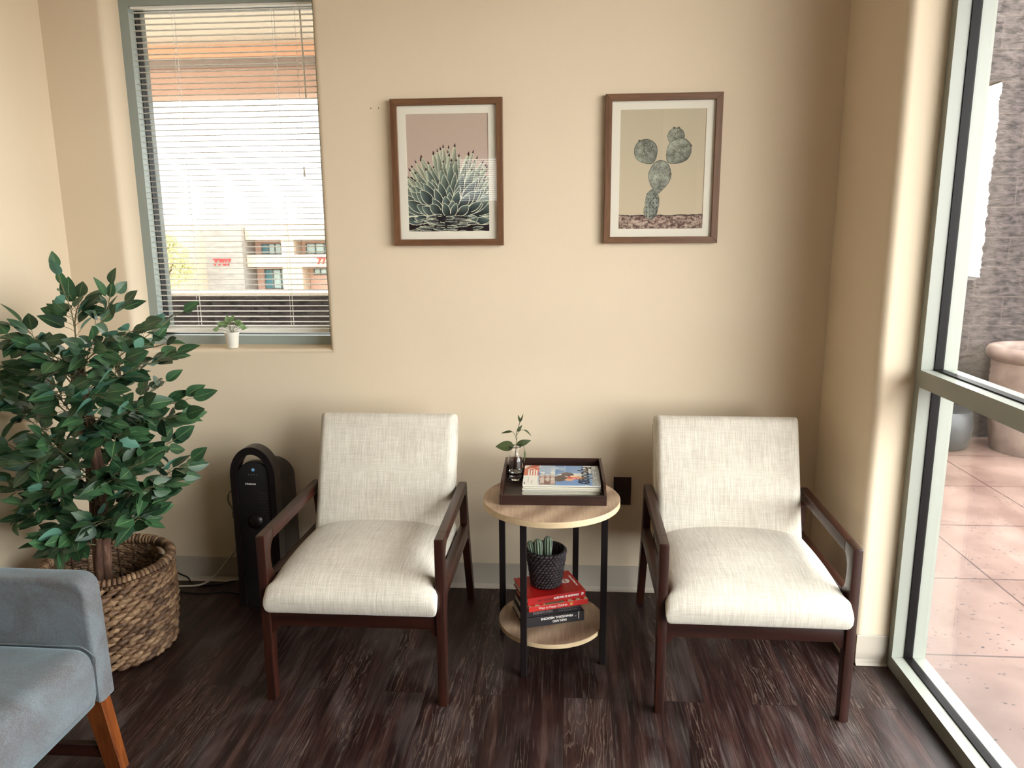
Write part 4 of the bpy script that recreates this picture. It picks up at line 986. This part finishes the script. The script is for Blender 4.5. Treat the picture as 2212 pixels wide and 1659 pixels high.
# ------------------------------------------------------------------ outside: patio, block wall, porch, terracotta pots
def mat_patio():
    m = M('scored_patio_concrete', rough=.35, spec=.5); v = m.coord()
    n = m.noise(v, 1.6, 4, .6); c = m.ramp(n, [(.3, s(80, 61, 55)), (.7, s(112, 90, 82))])
    vo = m.n('TexVoronoi', feature='F1'); vo.inputs['Scale'].default_value = 30; mp = m.coord((1, 1.6, 1)); m.l(mp, vo.inputs['Vector'])
    pit = m.ramp(vo.outputs['Distance'], [(.16, K(1)), (.22, K(0))]); dens = m.ramp(m.noise(v, 2, 3), [(.40, K(0)), (.50, K(1))]); sel = m.ramp(m.noise(m.coord((1, 1, 1)), 30, 0), [(.47, K(0)), (.50, K(1))])
    c = m.mix(m.math('MULTIPLY', m.math('MULTIPLY', pit, dens), sel), c, s(30, 22, 24))
    cx = m.n('SeparateXYZ'); m.l(v, cx.inputs[0])
    def line(sock, off, pitch):
        a = m.math('ADD', sock, off); a = m.math('DIVIDE', a, pitch); a = m.math('FRACT', a); a = m.math('ABSOLUTE', m.math('SUBTRACT', a, .5)); return m.math('LESS_THAN', a, .0045/pitch)
    ln = m.math('MAXIMUM', line(cx.outputs['X'], 100*.65-1.86+.325, .65), line(cx.outputs['Y'], 100*.63-.20+.315, .63))
    c = m.mix(ln, c, s(54, 38, 34)); m.color(c); m.l(m.ramp(n, [(.3, K(.3)), (.7, K(.55))]), m.b.inputs['Roughness']); m.bump(m.math('SUBTRACT', m.noise(v, 30, 3), m.math('MULTIPLY', ln, 2.0)), .2, .004); return m.m
pf = tag(obj('patio_floor', B(1.243, 9, -9, 2.57, -.12, -.002), mat_patio()), kind='structure')
pf2 = tag(obj('porch_floor', B(-8, 1.243, .201, 2.57, -.12, -.002), pf.data.materials[0]), kind='structure')
def mat_block(name, a, b_, h=.205, w=.41, mort=s(84, 75, 69)):
    m = M(name, rough=.85, spec=.25); v = m.coord((1, 1, 1), (PI/2, 0, 0))
    c = m.n('TexCoord'); sx_ = m.n('SeparateXYZ'); m.l(c.outputs['Object'], sx_.inputs[0]); cb_ = m.n('CombineXYZ'); m.l(sx_.outputs['X'], cb_.inputs['X']); m.l(sx_.outputs['Z'], cb_.inputs['Y'])
    br = m.n('TexBrick'); br.inputs['Scale'].default_value = 1; br.inputs['Brick Width'].default_value = w; br.inputs['Row Height'].default_value = h; br.inputs['Mortar Size'].default_value = .004; br.inputs['Mortar Smooth'].default_value = .2
    br.inputs['Color1'].default_value = K(.2); br.inputs['Color2'].default_value = K(.8); m.l(cb_.outputs[0], br.inputs['Vector'])
    n = m.noise(m.coord((6, 6, 14)), 2.2, 8, .68, .4); col = m.ramp(n, [(.38, a), (.60, b_)]); col = m.mix(m.math('MULTIPLY', br.outputs['Color'], .25), col, s(56, 48, 48))
    m.color(m.mix(m.math('MULTIPLY', br.outputs['Fac'], .5), col, mort)); m.bump(n, .8, .02); return m.m
m_block = mat_block('split_face_block', s(22, 19, 20), s(72, 64, 63))
m_block2 = mat_block('split_face_block_dark', s(30, 28, 32), s(76, 70, 70), .205, .41, s(70, 64, 62))
WY = 2.57
R3 = random.Random(9)
def jag(x, z0, z1, step=.02, amp=.03):
    pts = []; z_ = z0; w = 0
    while z_ < z1: w = .75*w+R3.uniform(-amp, amp)*.6; pts.append((x+w, z_)); z_ += step
    return pts+[(x, z1)]
bm = bmesh.new(); prism(bm, [(2.86, 1.14), (9, 1.14), (9, 3.6), (2.70, 3.6), (2.70, 2.465)] + list(reversed(jag(2.90, 1.16, 2.465, .012, .012))), WY, WY+.2, 'xz')
box(bm, 2.2, 9, WY, WY+.2, -.1, 1.14); box(bm, -8, 2.2, WY, WY+.2, -.1, 1.035)
# uneven split faces along the low wall top
bm.normal_update()
m_jamb = M('sunlit_opening_edge', rough=.9); m_jamb.color(m_jamb.ramp(m_jamb.noise(m_jamb.coord((1, 1, 1)), 55, 4, .7), [(.36, s(36, 30, 28)), (.41, s(244, 240, 228))])); m_jamb = m_jamb.m  # sun on the opening's split-face edge is put into this pale colour
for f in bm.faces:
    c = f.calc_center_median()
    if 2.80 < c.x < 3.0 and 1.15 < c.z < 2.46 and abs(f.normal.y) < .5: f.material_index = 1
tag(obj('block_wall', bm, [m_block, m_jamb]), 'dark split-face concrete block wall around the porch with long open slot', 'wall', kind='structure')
tag(obj('wall_cap', B(-8, 2.2, WY-.004, WY+.30, 1.035, 1.06, bev=.004), simple('pale_cap', s(190, 176, 160), .8)), kind='structure')
m_stucco = mat_wall('pink_stucco', s(212, 176, 158)); m_soff = mat_wall('cream_soffit', s(250, 240, 224)); m_shadowgap = simple('beam_shade_grey', s(160, 146, 138), .7)
bm = bmesh.new(); box(bm, -8, 2.69, WY-.01, WY+.21, 2.475, 2.72); tag(obj('porch_beam', bm, m_stucco), kind='structure')
tag(obj('porch_beam_shading', B(-8, 2.69, WY-.03, WY-.011, 2.655, 2.72), m_shadowgap), kind='structure')  # shadow gap on the beam, its shade put into the grey strip
tag(obj('porch_beam_shading', B(-8, 2.69, WY-.06, WY-.031, 2.72, 2.80), simple('beam_lit_orange', s(240, 190, 158), .7)), kind='structure')  # lit uppermost part of the beam, the light put into the orange
tag(obj('porch_soffit', B(-8, 1.5, .201, WY+.22, 2.80, 2.9), m_soff), kind='structure')
dl = thing('recessed_porch_light', 'round white recessed light in the porch soffit outside the window', 'light', (-2.20, 1.52, 2.80))
bm = bmesh.new(); lathe(bm, [(.115, -.001), (.125, -.008), (.155, -.008), (.160, -.001)], 40); obj('trim_ring', bm, simple('white_trim_ring', s(245, 240, 230), .4), dl, smooth=40)
bm = bmesh.new(); lathe(bm, [(0, -.002), (.115, -.002)], 40); obj('lens', bm, simple('frosted_lens', s(200, 190, 172), .4), dl)
# terracotta strawberry pot
m_terra = M('terracotta', rough=.75, spec=.3); n = m_terra.noise(m_terra.coord(), 9, 5, .6); m_terra.color(m_terra.ramp(n, [(.3, s(86, 70, 64)), (.7, s(116, 100, 92))])); m_terra = m_terra.m
px0, py0 = 3.165, 2.235
tc = thing('terracotta_planter', 'large pale terracotta planter with side pocket hole on the patio', 'planter', (px0, py0, -.002))
prof = [(0, 0), (.215, 0), (.225, .012), (.245, .15), (.262, .35), (.268, .47), (.272, .50), (.266, .52), (.272, .545), (.266, .565), (.272, .59), (.268, .62), (.285, .635), (.305, .66), (.308, .69), (.295, .715), (.27, .722), (.24, .715), (.215, .69), (.212, .60), (.20, .55), (0, .54)]
bm = bmesh.new(); lathe(bm, prof, 64); obj('body', bm, m_terra, tc, smooth=50)
bm = bmesh.new(); lathe(bm, [(0, .66), (.214, .66)], 32); obj('soil', bm, m_soil, tc)
a = math.atan2(-3-py0-.6, 0-px0+.9); a = math.radians(-98)
hc = Vector((.262*math.cos(a), .262*math.sin(a), .50)); bm = bmesh.new(); lathe(bm, [(0, .006), (.058, .007), (.062, .012), (.074, .010), (.080, 0)], 32)
bm.transform(Matrix.Translation(hc) @ Vector((math.cos(a), math.sin(a), -.05)).to_track_quat('Z', 'Y').to_matrix().to_4x4())
for f in bm.faces: f.material_index = 1 if (f.calc_center_median()-hc).length < .058 else 0
obj('pocket', bm, [m_terra, m_heater_in], tc, smooth=50)
dp = thing('dark_planter', 'low dark glazed planter against the block wall behind the terracotta one', 'planter', (2.63, 2.34, -.002))
bm = bmesh.new(); lathe(bm, [(0, 0), (.14, 0), (.165, .01), (.19, .08), (.20, .16), (.19, .25), (.175, .27), (.16, .26), (0, .24)], 48); obj('body', bm, simple('dark_glaze', s(28, 32, 36), .5), dp, smooth=50)
# ground beyond
gm = M('pale_asphalt', rough=.9); gm.color(gm.ramp(gm.noise(gm.coord(), .6, 4), [(.3, s(196, 188, 174)), (.7, s(214, 206, 192))]))
tag(obj('ground', B(-60, 60, -30, 80, -.9, -.7), gm.m), kind='structure')

# far office buildings, across the parking lot
m_fw = simple('far_cream_stucco', s(196, 176, 156), .9); m_fp = M('far_grey_stone', rough=.9); m_fp.color(m_fp.ramp(m_fp.noise(m_fp.coord((1, 1, 3)), 2.5, 4), [(.3, s(142, 135, 130)), (.7, s(164, 157, 150))])); m_fp = m_fp.m
m_fpk = simple('far_pink_recess', s(206, 168, 150), .9); m_fg = simple('far_window_glass', s(178, 198, 192), .3); m_fgd = simple('far_dark_window_glass', s(66, 120, 130), .3); m_fm = simple('far_mullion', s(96, 100, 100), .5); m_fred = simple('red_numerals', s(196, 60, 60), .6)
ob = thing('office_building', 'pale office building numbered 7707 across the lot, seen through the blinds', 'building', (-12, 25, -.7))
o = Vector((-12, 25, -.7))
def OB(x0, x1, y0, y1, z0, z1): return B(x0-o.x, x1-o.x, y0-o.y, y1-o.y, z0-o.z, z1-o.z)
def ob_add(bm, x0, x1, y0, y1, z0, z1): box(bm, x0-o.x, x1-o.x, y0-o.y, y1-o.y, z0-o.z, z1-o.z)
bm = bmesh.new(); ob_add(bm, -30, 6, 25.9, 34, -.7, 1.85)
ob_add(bm, -16.5, -13.5, 25.2, 25.9, -.7, 1.62)
ob_add(bm, -12.0, 6, 25, 25.9, 1.25, 1.75); ob_add(bm, -12.0, 6, 25, 25.9, .25, .70); ob_add(bm, -10.65, -10.17, 25.02, 25.9, -.7, 1.25); ob_add(bm, -8.1, -7.6, 25.02, 25.9, -.7, 1.25); ob_add(bm, -10.17, -9.9, 25.03, 25.9, -.7, .25)
obj('walls', bm, m_fw, ob)
bm = bmesh.new(); prism(bm, [(-13.65-o.x, 1.72-o.z), (-12.02-o.x, 1.72-o.z), (-12.02-o.x, 0), (-13.45-o.x, 0), (-13.45-o.x, 1.1-o.z)], -.3, .9, 'xz'); obj('stone_pier', bm, m_fp, ob)
bm = bmesh.new(); ob_add(bm, -11.99, -10.66, 25.85, 25.88, .70, 1.25); ob_add(bm, -10.16, -8.11, 25.85, 25.88, .70, 1.25); ob_add(bm, -11.99, -10.66, 25.85, 25.88, -.7, .25); ob_add(bm, -9.89, -8.11, 25.85, 25.88, -.7, .25); obj('recess', bm, m_fpk, ob)
def owin(x0, x1, z0, z1, n, dark=True):
    bm = bmesh.new(); ob_add(bm, x0, x1, 25.80, 25.84, z0, z1); w = obj('window', bm, m_fg, ob)
    if dark: bm = bmesh.new(); ob_add(bm, x0, x0+(x1-x0)*.28, 25.78, 25.80, z0, z1); obj('pane', bm, m_fgd, w)
    bm = bmesh.new()
    for k in range(n+1): xx = x0+(x1-x0)*k/n; ob_add(bm, xx-.02, xx+.02, 25.76, 25.79, z0, z1)
    ob_add(bm, x0, x1, 25.76, 25.79, z1-.03, z1); ob_add(bm, x0, x1, 25.76, 25.79, z0, z0+.03); obj('mullions', bm, m_fm, w)
owin(-11.7, -10.68, .70, 1.10, 4); owin(-9.95, -8.2, .70, 1.10, 5, False); owin(-11.65, -10.7, -.62, .12, 3); owin(-9.7, -9.2, -.1, .15, 2, False); owin(-14.35, -13.75, -.6, .22, 3, False)
text('building_number', '7707', .34, m_fred, ob, (-12.82-o.x, -.32, .44-o.z), (PI/2, 0, 0), 'CENTER', 1, .02, .01)
text('building_number', '77', .34, m_fred, ob, (-9.13-o.x, -.02, .46-o.z), (PI/2, 0, 0), 'CENTER', 1, .02, .01)
# light foliage tree in front of the office
m_ft = simple('far_tree_leaves', s(196, 192, 138), .8)
ft = thing('parking_lot_tree', 'yellow green tree in front of the far office building', 'tree', (-14.3, 23.2, -.7))
bm = bmesh.new(); R4 = random.Random(3)
for k in range(2600):
    c = R4.choice(((-.4, 0, 1.25, .62), (.5, 0, 1.5, .50), (0, .2, .85, .60), (-.9, 0, .8, .45), (.75, 0, .95, .40), (.3, 0, 1.9, .30)))
    a, b_, q = R4.uniform(0, 2*PI), R4.uniform(-1, 1), R4.random()**.4; rr = math.sqrt(1-b_*b_); p = Vector((c[0]+c[3]*q*rr*math.cos(a), c[1]+c[3]*q*rr*math.sin(a), c[2]+c[3]*q*b_))
    leafgeo(bm, p, (R4.uniform(-1, 1), R4.uniform(-1, 1), R4.uniform(-1, 1)), (R4.uniform(-1, 1), -1, R4.uniform(0, 1)), .11, .06, .1, .1, 2)
obj('crown', bm, m_ft, ft)
bm = bmesh.new(); tube(bm, [(0, 0, 0), (.05, 0, .6), (0, 0, 1.2)], [.07, .05, .03], 8); tube(bm, [(.03, 0, .5), (.4, 0, 1.2)], [.04, .02], 6); tube(bm, [(.03, 0, .55), (-.4, 0, 1.1)], [.04, .02], 6); obj('trunk', bm, m_bark, ft)
